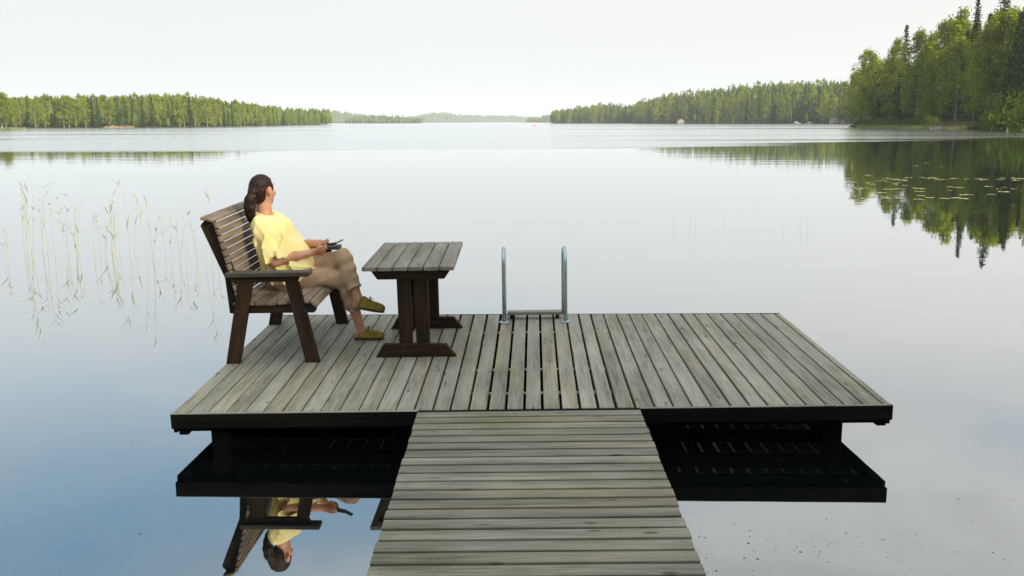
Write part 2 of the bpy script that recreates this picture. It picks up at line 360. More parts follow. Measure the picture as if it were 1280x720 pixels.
# ------------------------------------------------------------------ trees
def quads_mesh(name, C_, U_, V_, mats, extra=None, tri=False):
    """many small leaf quads: centre, two half axes; `extra` = (verts, faces) of the trunk in slot 0"""
    n = len(C_); nv = 0; V = []; F = []
    if extra: V = [tuple(x) for x in extra[0]]; F = [tuple(x) for x in extra[1]]; nv = len(V)
    P = np.stack([C_ - U_, C_ - .15 * U_ - V_, C_ + U_, C_ + .15 * U_ + V_], 1).reshape(-1, 3)
    V += [tuple(x) for x in P.tolist()]
    F += [(nv + 4 * i, nv + 4 * i + 1, nv + 4 * i + 2, nv + 4 * i + 3) for i in range(n)]
    me = bpy.data.meshes.new(name); me.from_pydata(V, [], F)
    for m in mats: me.materials.append(m)
    if extra:
        idx = [0] * len(extra[1]) + [len(mats) - 1] * n; me.polygons.foreach_set('material_index', idx)
    me.update(); return me
def rand_dirs(r, n, flat=0.0):
    d = r.normal(size=(n, 3)); d[:, 2] *= (1 - flat); return d / np.linalg.norm(d, axis=1, keepdims=True)
def leaves_at(r, cen, spread, n, size, droop=0.0, out=1.0):
    # leaves face away from the middle of their clump, so that a clump has a sunny and a shady side
    e = r.normal(size=(n, 3)); c = cen + e * spread
    nn = e * out + r.normal(size=(n, 3)) * .55 + np.array([0, 0, .35]); nn /= np.linalg.norm(nn, axis=1, keepdims=True) + 1e-9
    u = np.cross(nn, rand_dirs(r, n)); u[:, 2] -= droop * .3; u /= np.linalg.norm(u, axis=1, keepdims=True) + 1e-9
    v = np.cross(nn, u); v /= np.linalg.norm(v, axis=1, keepdims=True) + 1e-9
    s = size * r.uniform(.6, 1.3, (n, 1)); return c, u * s, v * s * .6
def trunk_geo(r, H, r0, lean=.02, seg=7, top=.96):
    n = 9; V, F = [], []; bx, by = r.normal(size=2) * lean * H; ph = r.uniform(0, 6.28)
    pts = []
    for i in range(n):
        t = i / (n - 1) * top; pts.append(np.array([bx * t * t + .012 * H * math.sin(3 * t + ph) * t, by * t * t, H * t]))
        rad = r0 * (1 - t) ** .8 + .015
        if i == 0: rad *= 1.25
        for k in range(seg):
            a = 2 * math.pi * k / seg; V.append((pts[-1][0] + rad * math.cos(a), pts[-1][1] + rad * math.sin(a), pts[-1][2] - (.3 if i == 0 else 0)))
    for i in range(n - 1):
        for k in range(seg): F.append((i * seg + k, i * seg + (k + 1) % seg, (i + 1) * seg + (k + 1) % seg, (i + 1) * seg + k))
    def at(t):
        x = t / top * (n - 1); i = min(int(x), n - 2); return pts[i] * (1 - (x - i)) + pts[i + 1] * (x - i)
    return V, F, at
def limb_geo(V, F, a, b, r0):
    a, b = np.array(a), np.array(b); d = b - a; d = d / (np.linalg.norm(d) + 1e-9)
    q = np.cross(d, [.3, .2, 1.0]); q /= np.linalg.norm(q) + 1e-9; s = np.cross(d, q); o = len(V)
    for p, rr in ((a, r0), (b, r0 * .3)):
        for k in range(4):
            an = k * math.pi / 2; V.append(tuple(p + (q * math.cos(an) + s * math.sin(an)) * rr))
    for k in range(4): F.append((o + k, o + (k + 1) % 4, o + 4 + (k + 1) % 4, o + 4 + k))
def birch_parts(seed, lod, H=20.0, slim=1.0, low=.10):
    r = np.random.default_rng(seed); V, F, at = trunk_geo(r, H, .17)
    C, U, W = [], [], []
    nl = 36 if lod else 18
    for i in range(nl):
        t = low + (.97 - low) * (i + r.uniform(0, .9)) / nl
        s = (t - low) / (1 - low); prof = (math.sin(math.pi * min(1, s * .93 + .10)) ** .6) * (1 - .40 * s)
        L = H * .215 * slim * prof * r.uniform(.65, 1.25); an = i * 2.4 + r.uniform(-.5, .5)
        a = at(t); b = a + np.array([math.cos(an) * L, math.sin(an) * L, L * r.uniform(.3, .95)])
        limb_geo(V, F, a, b, .05 * (1 - t) + .02)
        nc = 3
        for k in range(nc):
            q = a + (b - a) * (.4 + .6 * (k + r.uniform(0, 1)) / nc) + r.normal(size=3) * .35
            q[2] -= .3 * k / nc
            c, u, v = leaves_at(r, q, np.array([.50, .50, .62]) * (.75 + .45 * prof), 46 if lod else 20, .25 if lod else .40, .5); C.append(c); U.append(u); W.append(v)
    c, u, v = leaves_at(r, at(.96), np.array([.3, .3, .9]), 45 if lod else 18, .18 if lod else .32, .3); C.append(c); U.append(u); W.append(v)
    return (V, F), np.concatenate(C), np.concatenate(U), np.concatenate(W)
def spruce_parts(seed, lod, H=22.0, slim=1.0):
    r = np.random.default_rng(seed); V, F, at = trunk_geo(r, H, .2, .006, top=.995)
    C, U, W = [], [], []
    nt = 46 if lod else 24
    for i in range(nt):
        t = .05 + .94 * i / nt; L0 = (1 - t) ** .72 * 2.6 * slim + .22
        nb = 8 if lod else 6
        for k in range(nb):
            L = L0 * r.uniform(.5, 1.2); jz = np.array([0, 0, r.uniform(-.5, .5) * H * .94 / nt]); an = k * 2 * math.pi / nb + i * 1.3 + r.uniform(-.35, .35)
            d = np.array([math.cos(an), math.sin(an), 0]); a = at(min(t, .99))
            m = max(3, int((L / .36) if lod else (L / .6)))
            for j in range(m):
                s = (j + r.uniform(.2, 1)) / m
                p = a + jz + d * L * s + np.array([0, 0, -.42 * L * s + .28 * L * s * s]) + r.normal(size=3) * .06
                n = 3 if lod else 2
                for q in range(n):
                    uu = d * .7 + r.normal(size=3) * .5 + np.array([0, 0, -.5]); uu /= np.linalg.norm(uu)
                    vv = np.cross(uu, np.array([0, 0, 1.0]) + r.normal(size=3) * .5); vv /= np.linalg.norm(vv) + 1e-9
                    sz = (.34 if lod else .5) * r.uniform(.7, 1.3) * (.6 + .4 * (1 - t))
                    C.append(p); U.append(uu * sz); W.append(vv * sz * .5)
    return (V, F), np.array(C), np.array(U), np.array(W)
def pine_parts(seed, lod, H=20.0, low=.48):
    r = np.random.default_rng(seed); V, F, at = trunk_geo(r, H, .19, .02)
    C, U, W = [], [], []
    nl = 24 if lod else 13
    for i in range(nl):
        t = low + (.96 - low) * (i + r.uniform(0, .9)) / nl; s = (t - low) / (1 - low)
        L = H * .14 * (1 - .55 * s) * r.uniform(.55, 1.2) * (.6 + .4 * min(1, s * 4)); an = i * 2.4 + r.uniform(-.5, .5)
        a = at(t); b = a + np.array([math.cos(an) * L, math.sin(an) * L, L * r.uniform(.1, .5)]); limb_geo(V, F, a, b, .055)
        for k in range(3 if lod else 2):
            q = a + (b - a) * (.5 + .5 * (k + r.uniform(0, 1)) / 3) + r.normal(size=3) * .25
            c, u, v = leaves_at(r, q, np.array([.6, .6, .36]), 30 if lod else 14, .21 if lod else .36, 0); C.append(c); U.append(u); W.append(v)
    return (V, F), np.concatenate(C), np.concatenate(U), np.concatenate(W)
KIND = {'birch': (birch_parts, M_BARK_B, M_BIRCH, 20.), 'spruce': (spruce_parts, M_BARK_S, M_SPRUCE, 22.), 'pine': (pine_parts, M_BARK_P, M_PINE, 20.)}
def bark_mesh(name, g, mat):
    me = mesh(name, g[0], g[1], True); me.materials.append(mat); return me
NEAR = {}; FAR = {}
for kk, (fn, bark, leaf, H) in KIND.items():
    NEAR[kk] = []; FAR[kk] = []
    for s in range(4):
        kw = {'slim': (1.0, .85, 1.15, .7)[s]} if kk != 'pine' else {}
        g, c, u, v = fn(100 + s, True, **kw); NEAR[kk].append((bark_mesh('trunk', g, bark), quads_mesh('crown', c, u, v, [leaf])))
        g, c, u, v = fn(200 + s, False, **kw); FAR[kk].append(quads_mesh(kk + '_tree', c, u, v, [bark, leaf], g))
def near_tree(kk, p, h, label, group=None, var=0, wide=1.0):
    s = h / KIND[kk][3]
    M = Matrix.Translation(p) @ Matrix.Rotation(random.uniform(0, 6.28), 4, 'Z') @ Matrix.Diagonal((s * wide, s * wide, s, 1))
    o = thing(kk + '_tree', label, 'tree', M, group)
    t, c = NEAR[kk][var % 4]; link('trunk', t, None, o); link('crown', c, None, o); return o
def far_tree(kk, p, h, label, group, wide=1.0):
    s = h / KIND[kk][3]
    o = link(kk + '_tree', random.choice(FAR[kk])); tag(o, label, 'tree', group)
    o.matrix_world = Matrix.Translation(p) @ Matrix.Rotation(random.uniform(0, 6.28), 4, 'Z') @ Matrix.Diagonal((s * wide, s * wide, s, 1)); return o

# the point of land on the right: trees one can tell apart (photo column, steps inland, photo height of the top)
def pen(kk, px, off, top, label, var=0, wide=1.0, group=None):
    p = sh_pen.pos(px, off); d = interp(sh_pen.tab, px, 1) + off
    h = HC + (hor(px) - top) / FPX * d - p.z
    near_tree(kk, p, h, label, group, var, wide)
pen('birch', 1086, 6, 66, 'rounded birch standing outermost on the wooded point', 2, 1.15)
pen('birch', 1112, 9, 55, 'pale birch with a thin spire, second from the tip of the point', 1, .95)
pen('spruce', 1125, 20, 35, 'small dark spruce top poking out between birches near the tip', 0, .9)
pen('birch', 1146, 5, 42, 'broad bright birch in the front row midway along the point', 2, 1.0)
pen('birch', 1159, 3, 48, 'narrow yellow-green birch with a long bare white trunk', 3, .9)
pen('birch', 1172, 15, 32, 'tall light birch behind the white-trunked one', 0, 1.0)
pen('spruce', 1184, 18, 28, 'short dark spruce left of the tall pale birch', 3, .9)
pen('birch', 1194, 20, 20, 'tall pale birch between two dark spruces', 3, .95)
pen('birch', 1194, 4, 50, 'wide darker birch over the little railed jetty', 2, 1.2)
pen('spruce', 1212, 16, -2, 'tall ragged dark spruce, left of the two tallest', 1, .85)
pen('spruce', 1226, 22, 20, 'smaller spruce between the two tallest spruces', 3, .9)
pen('pine', 1232, 4, 36, 'olive pine with two-toned bare trunk behind the jetty end', 0, 1.25)
pen('spruce', 1246, 14, -14, 'tallest spruce of the point, its top cut by the picture edge', 2, 1.0)
pen('spruce', 1271, 6, 12, 'dark full spruce at the right end of the point', 0, 1.0)
pen('birch', 1216, 7, 58, 'bushy birch just left of the olive pine', 0, .95)
pen('birch', 1070, 8, 92, 'low leafy birch leaning over the very tip of the point', 2, 1.1)
grp = 'trees filling the wood on the point'
for i in range(78):
    px = random.uniform(1072, 1335); off = random.uniform(8, 46); kk = random.choices(('birch', 'spruce', 'pine'), (5, 3, 2))[0]
    top = interp(sh_pen.tab, px, 2) + random.uniform(10, 46)
    pen(kk, px, off, top, {'birch': 'birch inside the wood on the point, hidden low among its neighbours', 'spruce': 'dark spruce inside the wood on the point among the birches', 'pine': 'pine inside the wood on the point among the birches'}[kk], random.randrange(4), random.uniform(.9, 1.2), grp)
# the near shore, where the gangway starts; its trees keep the low sun off the deck
def near_shore():
    v, f = [], []; n = 40; line = []
    for i in range(n + 1):
        t = i / n; x = -60 + 130 * t; y = -6.4 + .9 * math.sin(x * .35) + (max(0, x - 8) ** 1.15) * .04 - max(0, -x - 6) * .25; line.append((x, y))
    for x, y in line:
        for j, (o, z) in enumerate(((.8, -.5), (0, .1), (-1.5, .45), (-6, .9), (-20, 2.2), (-60, 5), (-62, -1))): v.append((x, y + o, z + (.12 * math.sin(x * 1.3 + j) if 1 < j < 6 else 0)))
    for i in range(n):
        for j in range(6): f.append((i * 7 + j, i * 7 + j + 1, (i + 1) * 7 + j + 1, (i + 1) * 7 + j))
    tag(link('near_shore', mesh('near_shore', v, f, True), M_GRASS), 'grassy near shore where the gangway starts', None, None, 'structure')
near_shore()
_r = random.Random(4)
for i in range(20):
    u = -15 + 31 * (i % 10 + _r.uniform(.2, .8)) / 10; dd = 24 + 7 * (i // 10) + _r.uniform(-1.5, 1.5)
    sx, sy = math.sin(SUN_AZ), math.cos(SUN_AZ); x = sx * dd - sy * u + 0.3; y = 6.5 + sy * dd + sx * u
    if y > -5: continue
    kk = _r.choice(('birch', 'birch', 'spruce', 'pine'))
    near_tree(kk, Vector((x, y, .6)), _r.uniform(13.6, 15.4) + 3.2 * (i // 10), kk + ' on the near shore right of the gangway, out of the picture', 'near shore trees beside the gangway', _r.randrange(4), 1.25)
# bushes along the point
def bush_mesh(seed, R=1.6, H=2.2, n=52, k=60, size=.115):
    r = np.random.default_rng(seed); C, U, W = [], [], []; V, F = [], []
    for i in range(n):
        d = rand_dirs(r, 1)[0]; d[2] = abs(d[2]); q = d * np.array([R, R, H]) * r.uniform(.35, 1.0)
        if i % 3 == 0: limb_geo(V, F, (0, 0, -.1), q, .035)
        c, u, v = leaves_at(r, q, .3, k, size, .1); C.append(c); U.append(u); W.append(v)
    return (V, F), np.concatenate(C), np.concatenate(U), np.concatenate(W)
BUSH = []
for s in range(3):
    g, c, u, v = bush_mesh(300 + s); BUSH.append((bark_mesh('stems', g, M_BARK_S), quads_mesh('foliage', c, u, v, [M_BUSH])))
def bush(px, off, top, wide, label, group=None):
    p = sh_pen.pos(px, off); d = interp(sh_pen.tab, px, 1) + off; h = HC + (hor(px) - top) / FPX * d - p.z
    s = h / 2.6; o = thing('bush', label, 'bush', Matrix.Translation(p) @ Matrix.Rotation(random.uniform(0, 6), 4, 'Z') @ Matrix.Diagonal((s * wide, s * wide, s, 1)), group)
    a, b = random.choice(BUSH); link('stems', a, None, o); link('foliage', b, None, o)
bush(1266, -6, 110, .85, 'big rounded bright bush at the water on the far right')
bush(1290, -8, 122, .9, 'leafy bush at the water cut by the picture edge')
bush(1233, 1, 138, .8, 'light green bush beside the end of the little jetty')
bush(1207, 3, 140, .9, 'green bush behind the middle of the little jetty')
for i, px in enumerate((1072, 1081, 1090, 1099, 1108, 1118, 1127, 1136, 1144, 1155, 1163, 1172, 1180, 1190, 1200, 1218, 1240, 1250)):
    bush(px, random.uniform(0, 4), random.uniform(143, 150), 1.0, 'low shoreline bush under the trees of the point', 'low bushes along the point')
for px in (1076, 1098, 1131, 1139, 1152, 1166, 1186, 1203, 1222, 1244, 1257):
    pen('spruce', px, random.uniform(4, 12), random.uniform(112, 136), 'young dark spruce standing low between the birch trunks of the point', random.randrange(4), 1.5, 'young spruces under the birches')
# the forests to the left and behind on the right: single trees, rank behind rank
def forest(sh, x0, x1, ranks, per, kinds, labels, group, hj=(.80, 1.02), wide=1.15):
    for rk in range(ranks):
        off = sh.depth * (.05 + .92 * rk / max(1, ranks - 1))
        for i in range(per):
            px = x0 + (x1 - x0) * (i + random.uniform(0, 1)) / per; o = off + random.uniform(-4, 4)
            if o < 1: o = 1
            p = sh.pos(px, o); kk = random.choices(('birch', 'spruce', 'pine'), kinds)[0]
            h = max(5, (sh.ztop(px, o) - p.z) * random.uniform(*hj)); h = min(h, random.uniform(.8, 1.12) * sh.treeh * 1.12)
            far_tree(kk, p, h, labels[kk], group, wide)
lab = lambda where: {k: f'{d} {where}' for k, d in (('birch', 'light green birch'), ('spruce', 'slender dark spruce'), ('pine', 'grey-green pine'))}
forest(sh_left, -30, 412, 4, 70, (5, 4, 1.5), lab('in the hazy forest along the left shore'), 'forest trees of the left shore', wide=1.2)
forest(sh_mid, 690, 1100, 4, 80, (4, 5, 2), lab('in the forest along the far right shore'), 'forest trees of the right shore', wide=1.25)
p = bearing(2, 352); h = HC + (hor(2) - 118) / FPX * 352
near_tree('birch', Vector((p.x, p.y, .4)), h, 'leafy birch at the left picture edge ahead of the hazy forest', None, 2, 1.7)
p = bearing(-14, 350); near_tree('birch', Vector((p.x, p.y, .4)), h * 1.02, 'birch just left of the leafy edge birch, on the same spit', None, 0, 1.5)
# masses nobody could count: the far hills' woods and the inner ranks of the two forests
def tree_mass(name, label, spec, seed=5, o0=.02):
    r = np.random.default_rng(seed); V, F = [], []
    for sh, x0, x1, n, hj in spec:
        for i in range(n):
            px = r.uniform(x0, x1); off = r.uniform(o0, .98) * sh.depth; q = sh.pos(px, off); h = sh.treeh * r.uniform(*hj); b = h * r.uniform(.16, .26); o = len(V); s = 5; ph = r.uniform(0, 6)
            V.append((q.x, q.y, q.z + h))
            for lev, rad in ((.72, .55), (.4, 1.0), (.08, .85)):
                for k in range(s):
                    a = ph + 2 * math.pi * k / s + lev; rr = b * rad * r.uniform(.7, 1.25); V.append((q.x + rr * math.cos(a), q.y + rr * math.sin(a), q.z + h * (lev + r.uniform(-.05, .05))))
            for k in range(s):
                F.append((o, o + 1 + k, o + 1 + (k + 1) % s))
                for lv in range(2):
                    c0 = o + 1 + lv * s; F.append((c0 + k, c0 + s + k, c0 + s + (k + 1) % s, c0 + (k + 1) % s))
    tag(link(name, mesh(name, V, F), M_FARLEAF), label, None, None, 'stuff')
tree_mass('far_forest', 'far woods on the hazy hills across the lake', [(sh_far1, 368, 530, 900, (.75, 1.1)), (sh_far2, 432, 528, 260, (.7, 1.1)), (sh_far3, 442, 718, 2000, (.7, 1.05)), (sh_far4, 658, 708, 200, (.7, 1.1))])
tree_mass('forest', 'inner ranks of the forest behind the shore trees', [(sh_left, -310, 412, 1800, (.6, .95)), (sh_mid, 690, 1110, 1400, (.6, .92))], 9, .25)
tree_mass('undergrowth', 'saplings and bushes closing the foot of the two forests', [(sh_left, -310, 410, 700, (.22, .5)), (sh_mid, 690, 1100, 520, (.2, .45))], 10, .01)

# ------------------------------------------------------------------ shore details
def sand_bank():
    v, f = [], []
    n, m_ = 24, 7
    for i in range(n + 1):
        px = 126 + 46 * i / n; env = math.sin(math.pi * i / n) ** .6
        for j in range(m_):
            off = -1.2 + 9 * j / (m_ - 1); q = bearing(px, interp(sh_left.tab, px, 1) + off)
            z = max(-.3, (-.3 + (j / (m_ - 1)) ** .8 * 2.0) * env + (.35 * math.sin(px * 1.7 + j) * env if j > 1 else 0))
            if i in (0, n): z = -.3
            v.append((q.x, q.y, z))
    for i in range(n):
        for j in range(m_ - 1): f.append((i * m_ + j, (i + 1) * m_ + j, (i + 1) * m_ + j + 1, i * m_ + j + 1))
    tag(link('sand_bank', mesh('sand_bank', v, f, True), M_SAND), 'bare sandy bank at the foot of the left forest', None, None, 'structure')
sand_bank()
def spit():
    v, f = [], []
    for i in range(21):
        px = -90 + 124 * i / 20; hw = 5 * max(.02, math.sin(math.pi * i / 20)) ** .5
        for j, (o, z) in enumerate(((-1.1, -.3), (-.6, .25), (0, .5), (.6, .3), (1.1, -.3))):
            q = bearing(px, 345 + o * hw + .05 * px); v.append((q.x, q.y, z))
    for i in range(20):
        for j in range(4): f.append((i * 5 + j, (i + 1) * 5 + j, (i + 1) * 5 + j + 1, i * 5 + j + 1))
    tag(link('grassy_spit', mesh('grassy_spit', v, f, True), M_GRASS), 'bright grassy spit at the left edge', None, None, 'structure')
spit()
def blades(name, label, pts, h0, h1, mat, wid, lean=.2):
    n = len(pts); r = np.random.default_rng(3); V, F = [], []
    for (x, y, z) in pts:
        h = r.uniform(h0, h1); a = r.uniform(0, 6.28); dx, dy = math.cos(a) * wid, math.sin(a) * wid; lx, ly = r.normal(size=2) * lean * h; o = len(V)
        V += [(x - dx, y - dy, z - .05), (x + dx, y + dy, z - .05), (x + dx * .6 + lx * .4, y + dy * .6 + ly * .4, z + h * .6), (x - dx * .6 + lx * .4, y - dy * .6 + ly * .4, z + h * .6), (x + lx, y + ly, z + h)]
        F += [(o, o + 1, o + 2, o + 3), (o + 3, o + 2, o + 4)]
    tag(link(name, mesh(name, V, F), mat), label, None, None, 'stuff')
pts = []
for i in range(3600):
    px = random.uniform(1070, 1262); d = interp(sh_pen.tab, px, 1) + random.triangular(-13, 2, -2) * (1 if px > 1085 else .3); q = bearing(px, d)
    if 1160 < px < 1240 and d < 198: continue
    pts.append((q.x, q.y, 0))
blades('shore_reeds', 'pale green reed fringe along the wooded point', pts, .4, 1.2, M_REED, .05)
pts = []
for i in range(900):
    px = random.uniform(-60, 32); q = bearing(px, 345 + random.uniform(-5, 4) + .05 * px); pts.append((q.x, q.y, .1))
blades('spit_grass', 'bright grass on the spit at the left edge', pts, .3, .8, M_REED, .06)

M_PALE = plain('pale_painted_boards', (.42, .39, .33), .7, noise=.15, scale=2)
M_WHITE = plain('white_boat_paint', (.78, .78, .76), .4)
M_ROOF = plain('dark_roof', (.09, .07, .06), .8, noise=.2, scale=2)
M_ORANGE = plain('orange_pine_boards', (.40, .23, .10), .7, noise=.25, scale=2)  # one even orange-brown for jetty, thwarts and cabin doors
M_GLASS = plain('dark_window', (.02, .025, .03), .1)
def axes(px, d, z=0.0):
    q = bearing(px, d); return Matrix.Translation((q.x, q.y, z)) @ Matrix.Rotation(-math.atan2(q.x, q.y), 4, 'Z')
# little railed jetty on the point
J = thing('shore_jetty', 'small plank jetty with a low railing under the trees of the point', 'jetty', axes(1202, 190, .35))
x0, x1 = -5.2, 4.8
for k in range(22):
    xx = x0 + (x1 - x0) * (k + .5) / 22; beam('deck_board', (xx, -.9, .42), (xx, .9, .42), .42, .05, M_ORANGE, J, bev=0)
for k in range(8):
    xx = x0 + .1 + (x1 - x0 - .2) * k / 7
    for yy in (-.85, .85): beam('post', (xx, yy, -.4), (xx, yy, 1.25), .1, .1, M_ORANGE, J, up=(0, 1, 0), bev=0)
for yy in (-.85, .85):
    for zz in (.8, 1.24): beam('rail', (x0, yy - .06, zz), (x1, yy - .06, zz), .05, .11, M_ORANGE, J, bev=0)
beam('end_post', (x1 + .3, -.3, -.3), (x1 + .3, -.3, 1.7), .35, .35, M_ORANGE, J, up=(0, 1, 0), bev=0)
def boat(px, d, L, label, cabin=False, rot=.3):
    o = thing('boat' if cabin else 'rowing_boat', label, 'boat', axes(px, d, 0) @ Matrix.Rotation(rot, 4, 'Z'))
    V, F = [], []; ns = 11
    for i in range(ns):
        t = i / (ns - 1); wv = .5 * L * .32 * (1 - (max(0, t - .45) / .55) ** 2.2) * (.82 + .18 * min(1, t * 4)); zt = .5 + .28 * t * t; x = (t - .5) * L
        for y, z in ((-wv, zt), (-wv * .8, .1), (0, -.12), (wv * .8, .1), (wv, zt), (wv * .88, zt), (0, .12), (-wv * .88, zt)): V.append((x, y, z))
    for i in range(ns - 1):
        for k in range(8): F.append((i * 8 + k, (i + 1) * 8 + k, (i + 1) * 8 + (k + 1) % 8, i * 8 + (k + 1) % 8))
    F.append(tuple(range(8))); link('hull', mesh('hull', V, F, False), M_WHITE, o)
    for t in (-.2, .12): beam('thwart', (t * L, -.12 * L, .4), (t * L, .12 * L, .4), .22, .04, M_ORANGE, o, bev=0)
    if cabin:
        prism('cabin', [(-.1 * L, .5), (.22 * L, .5), (.12 * L, 1.5), (-.1 * L, 1.55)], -.1 * L, .1 * L, M_WHITE, o, bev=.03)
        prism('windscreen', [(.20 * L, .75), (.235 * L, .75), (.17 * L, 1.3), (.135 * L, 1.3)], -.085 * L, .085 * L, M_GLASS, o, bev=0)
boat(1171.5, 200, 2.3, 'white rowing boat drawn up at the left end of the jetty', False, .2)
boat(995, 640, 7.5, 'white cabin boat moored below the right shore forest', True, .1)
boat(1011, 620, 6.0, 'smaller white boat right of the moored cabin boat', True, -.1)
beam_mast = thing('flag_pole', 'pale flag pole standing beside the moored cabin boat', 'pole', axes(989, 650, 0))
link('pole', tube_mesh('pole', [(0, 0, -.2), (0, 0, 4), (0, 0, 9)], [.12, .1, .06], 6), M_WHITE, beam_mast); link('finial', tube_mesh('finial', [(0, 0, 9), (0, 0, 9.15), (0, 0, 9.3)], [.06, .14, .04], 6), M_WHITE, beam_mast)
def cabin(px, off, sc, label, rot, wm):
    p = sh_mid.pos(px, off); q = axes(px, interp(sh_mid.tab, px, 1) + off, p.z - .2)
    o = thing('lakeside_cabin', label, 'cabin', q @ Matrix.Rotation(rot, 4, 'Z') @ Matrix.Scale(sc, 4))
    prism('wall', [(-3, 0), (3, 0), (3, 2.6), (0, 4.1), (-3, 2.6)], -2.5, 2.5, wm, o, bev=0)
    for s in (-1, 1): beam('roof', (s * 3.5, 0, 2.45), (0, 0, 4.25), 5.8, .18, M_ROOF, o, bev=0)
    for xx in (-1.5, 1.5):
        f = beam('window', (xx - .45, -2.55, 1.5), (xx + .45, -2.55, 1.5), .08, .9, M_WHITE, o, bev=0)
        link('pane', box_mesh(.74, .1, .74, 0), M_GLASS, f, Matrix.Translation((0, -.02, 0)))
    beam('door', (-.4, -2.54, 1.0), (.4, -2.54, 1.0), .06, 2.0, M_ORANGE, o, bev=0)
cabin(851, 4, .95, 'pale cabin at the water below the far right forest', .2, M_PALE)
cabin(1044, 6, 1.0, 'grey-white cabin half hidden behind the tip of the point', -.2, M_PALE)
cabin(1056, 4, .7, 'small shed right of the grey-white cabin by the shore', .1, M_PALE)
by = thing('channel_marker', 'tiny orange spar buoy far out on the open lake', 'buoy', axes(668, 420, 0))
M_BUOY = plain('orange_buoy', (.75, .22, .08), .5)
link('float', tube_mesh('float', [(0, 0, -.4), (0, 0, .35), (0, 0, .7)], [.35, .35, .1], 10), M_BUOY, by); link('spar', tube_mesh('spar', [(0, 0, .6), (0, 0, 2.2)], [.09, .06], 8), M_BUOY, by)

# ------------------------------------------------------------------ the bathing deck
D = thing('bathing_deck', 'weathered grey plank deck on piles carrying the bench and the table', 'deck', T)
def far_y(x): return 2.60 - .042 * x
GAPS = [.1, .219, .329, .439, .557, .67, .787, .904, 1.019, 1.136, 1.246, 1.363, 1.475, 1.588, 1.696, 1.806, 1.922, 2.033, 2.145, 2.256, 2.371, 2.485, 2.596, 2.706, 2.822, 2.939, 3.053, 3.167, 3.283, 3.399, 3.514, 3.625, 3.744, 3.858, 3.977, 4.085, 4.2, 4.321]
edges = [.004] + GAPS + [DECK_W - .002]
def shift(x): return .05 * math.exp(-((x - 2.25) / .9) ** 2)
for i in range(len(edges) - 1):
    a, b = edges[i], edges[i + 1]; gp = .0085 + .0080 * min(1, max(0, (a - 1.2) / .8)) * (1 if a < 2.9 else .75); gp *= random.uniform(.75, 1.25)
    ga = gp / 2 if i else 0; gb = gp / 2 if i < len(edges) - 2 else 0
    xm = (a + b) / 2; w_ = (b - a) - ga - gb; xm += (ga - gb) / 2
    z = -.0225 + random.uniform(-.0012, .0012)
    sh0 = shift(xm)
    beam('deck_board', (xm, .031, z), (xm + sh0, far_y(xm) + random.uniform(-.004, .004), z), w_, .045, M_DECK, D, bev=.0025)
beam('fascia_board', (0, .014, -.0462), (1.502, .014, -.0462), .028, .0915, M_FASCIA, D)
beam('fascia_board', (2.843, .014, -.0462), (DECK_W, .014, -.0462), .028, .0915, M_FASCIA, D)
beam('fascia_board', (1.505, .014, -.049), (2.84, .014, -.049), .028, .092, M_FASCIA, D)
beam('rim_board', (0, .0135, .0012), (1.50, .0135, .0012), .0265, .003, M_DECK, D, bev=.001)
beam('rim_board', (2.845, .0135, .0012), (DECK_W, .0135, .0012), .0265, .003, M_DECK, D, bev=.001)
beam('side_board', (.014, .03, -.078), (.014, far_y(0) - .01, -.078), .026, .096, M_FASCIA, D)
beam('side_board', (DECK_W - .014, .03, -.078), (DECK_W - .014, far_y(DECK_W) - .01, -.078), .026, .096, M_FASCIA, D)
beam('end_board', (.0, far_y(0) + .019, -.172), (DECK_W, far_y(DECK_W) + .019, -.172), .026, .338, M_FASCIA, D)  # deepened out of sight to keep sky light from under the deck
for yy in (.485, 1.019, 2.078):
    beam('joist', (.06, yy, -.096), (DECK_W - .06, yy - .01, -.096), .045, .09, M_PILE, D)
    beam('glint_strip', (.06, yy, -.0485), (DECK_W - .06, yy - .01, -.0485), .05, .003, M_GLINT, D, bev=0)  # pale strip added on the dark joist as the glint in the gaps
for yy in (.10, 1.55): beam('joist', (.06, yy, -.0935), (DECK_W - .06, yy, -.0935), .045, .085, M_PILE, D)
# bearers with cut ends that peep out below the corners
prism('corner_bracket', [(.03, -.145), (.085, -.145), (.135, -.095), (.03, -.095)], .04, .16, M_FASCIA, D)
prism('corner_bracket', [(DECK_W - .02, -.142), (DECK_W - .075, -.142), (DECK_W - .135, -.095), (DECK_W - .02, -.095)], .04, .16, M_FASCIA, D)
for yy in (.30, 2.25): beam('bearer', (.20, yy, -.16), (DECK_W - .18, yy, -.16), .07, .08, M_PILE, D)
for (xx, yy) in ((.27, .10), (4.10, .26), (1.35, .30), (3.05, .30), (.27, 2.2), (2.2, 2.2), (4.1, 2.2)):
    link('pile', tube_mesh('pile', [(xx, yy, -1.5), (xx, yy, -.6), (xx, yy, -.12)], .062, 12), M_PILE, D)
sv, sf = [], []
for i in range(len(edges) - 1):
    xm = (edges[i] + edges[i + 1]) / 2
    for yy in (.055, .485, 1.019, 2.078, 2.40):
        for s in (-.022, .022):
            o = len(sv); x_ = xm + s + shift(xm) * yy / 2.5
            for k in range(6): sv.append((x_ + .0042 * math.cos(k * 1.047), yy + .0042 * math.sin(k * 1.047), .0012))
            sf.append(tuple(range(o, o + 6)))
M_SCREW = plain('screw_heads', (.10, .10, .09), .5, .6)
tag(link('screw_heads', mesh('screw_heads', sv, sf), M_SCREW, D), None, None, None, 'stuff')

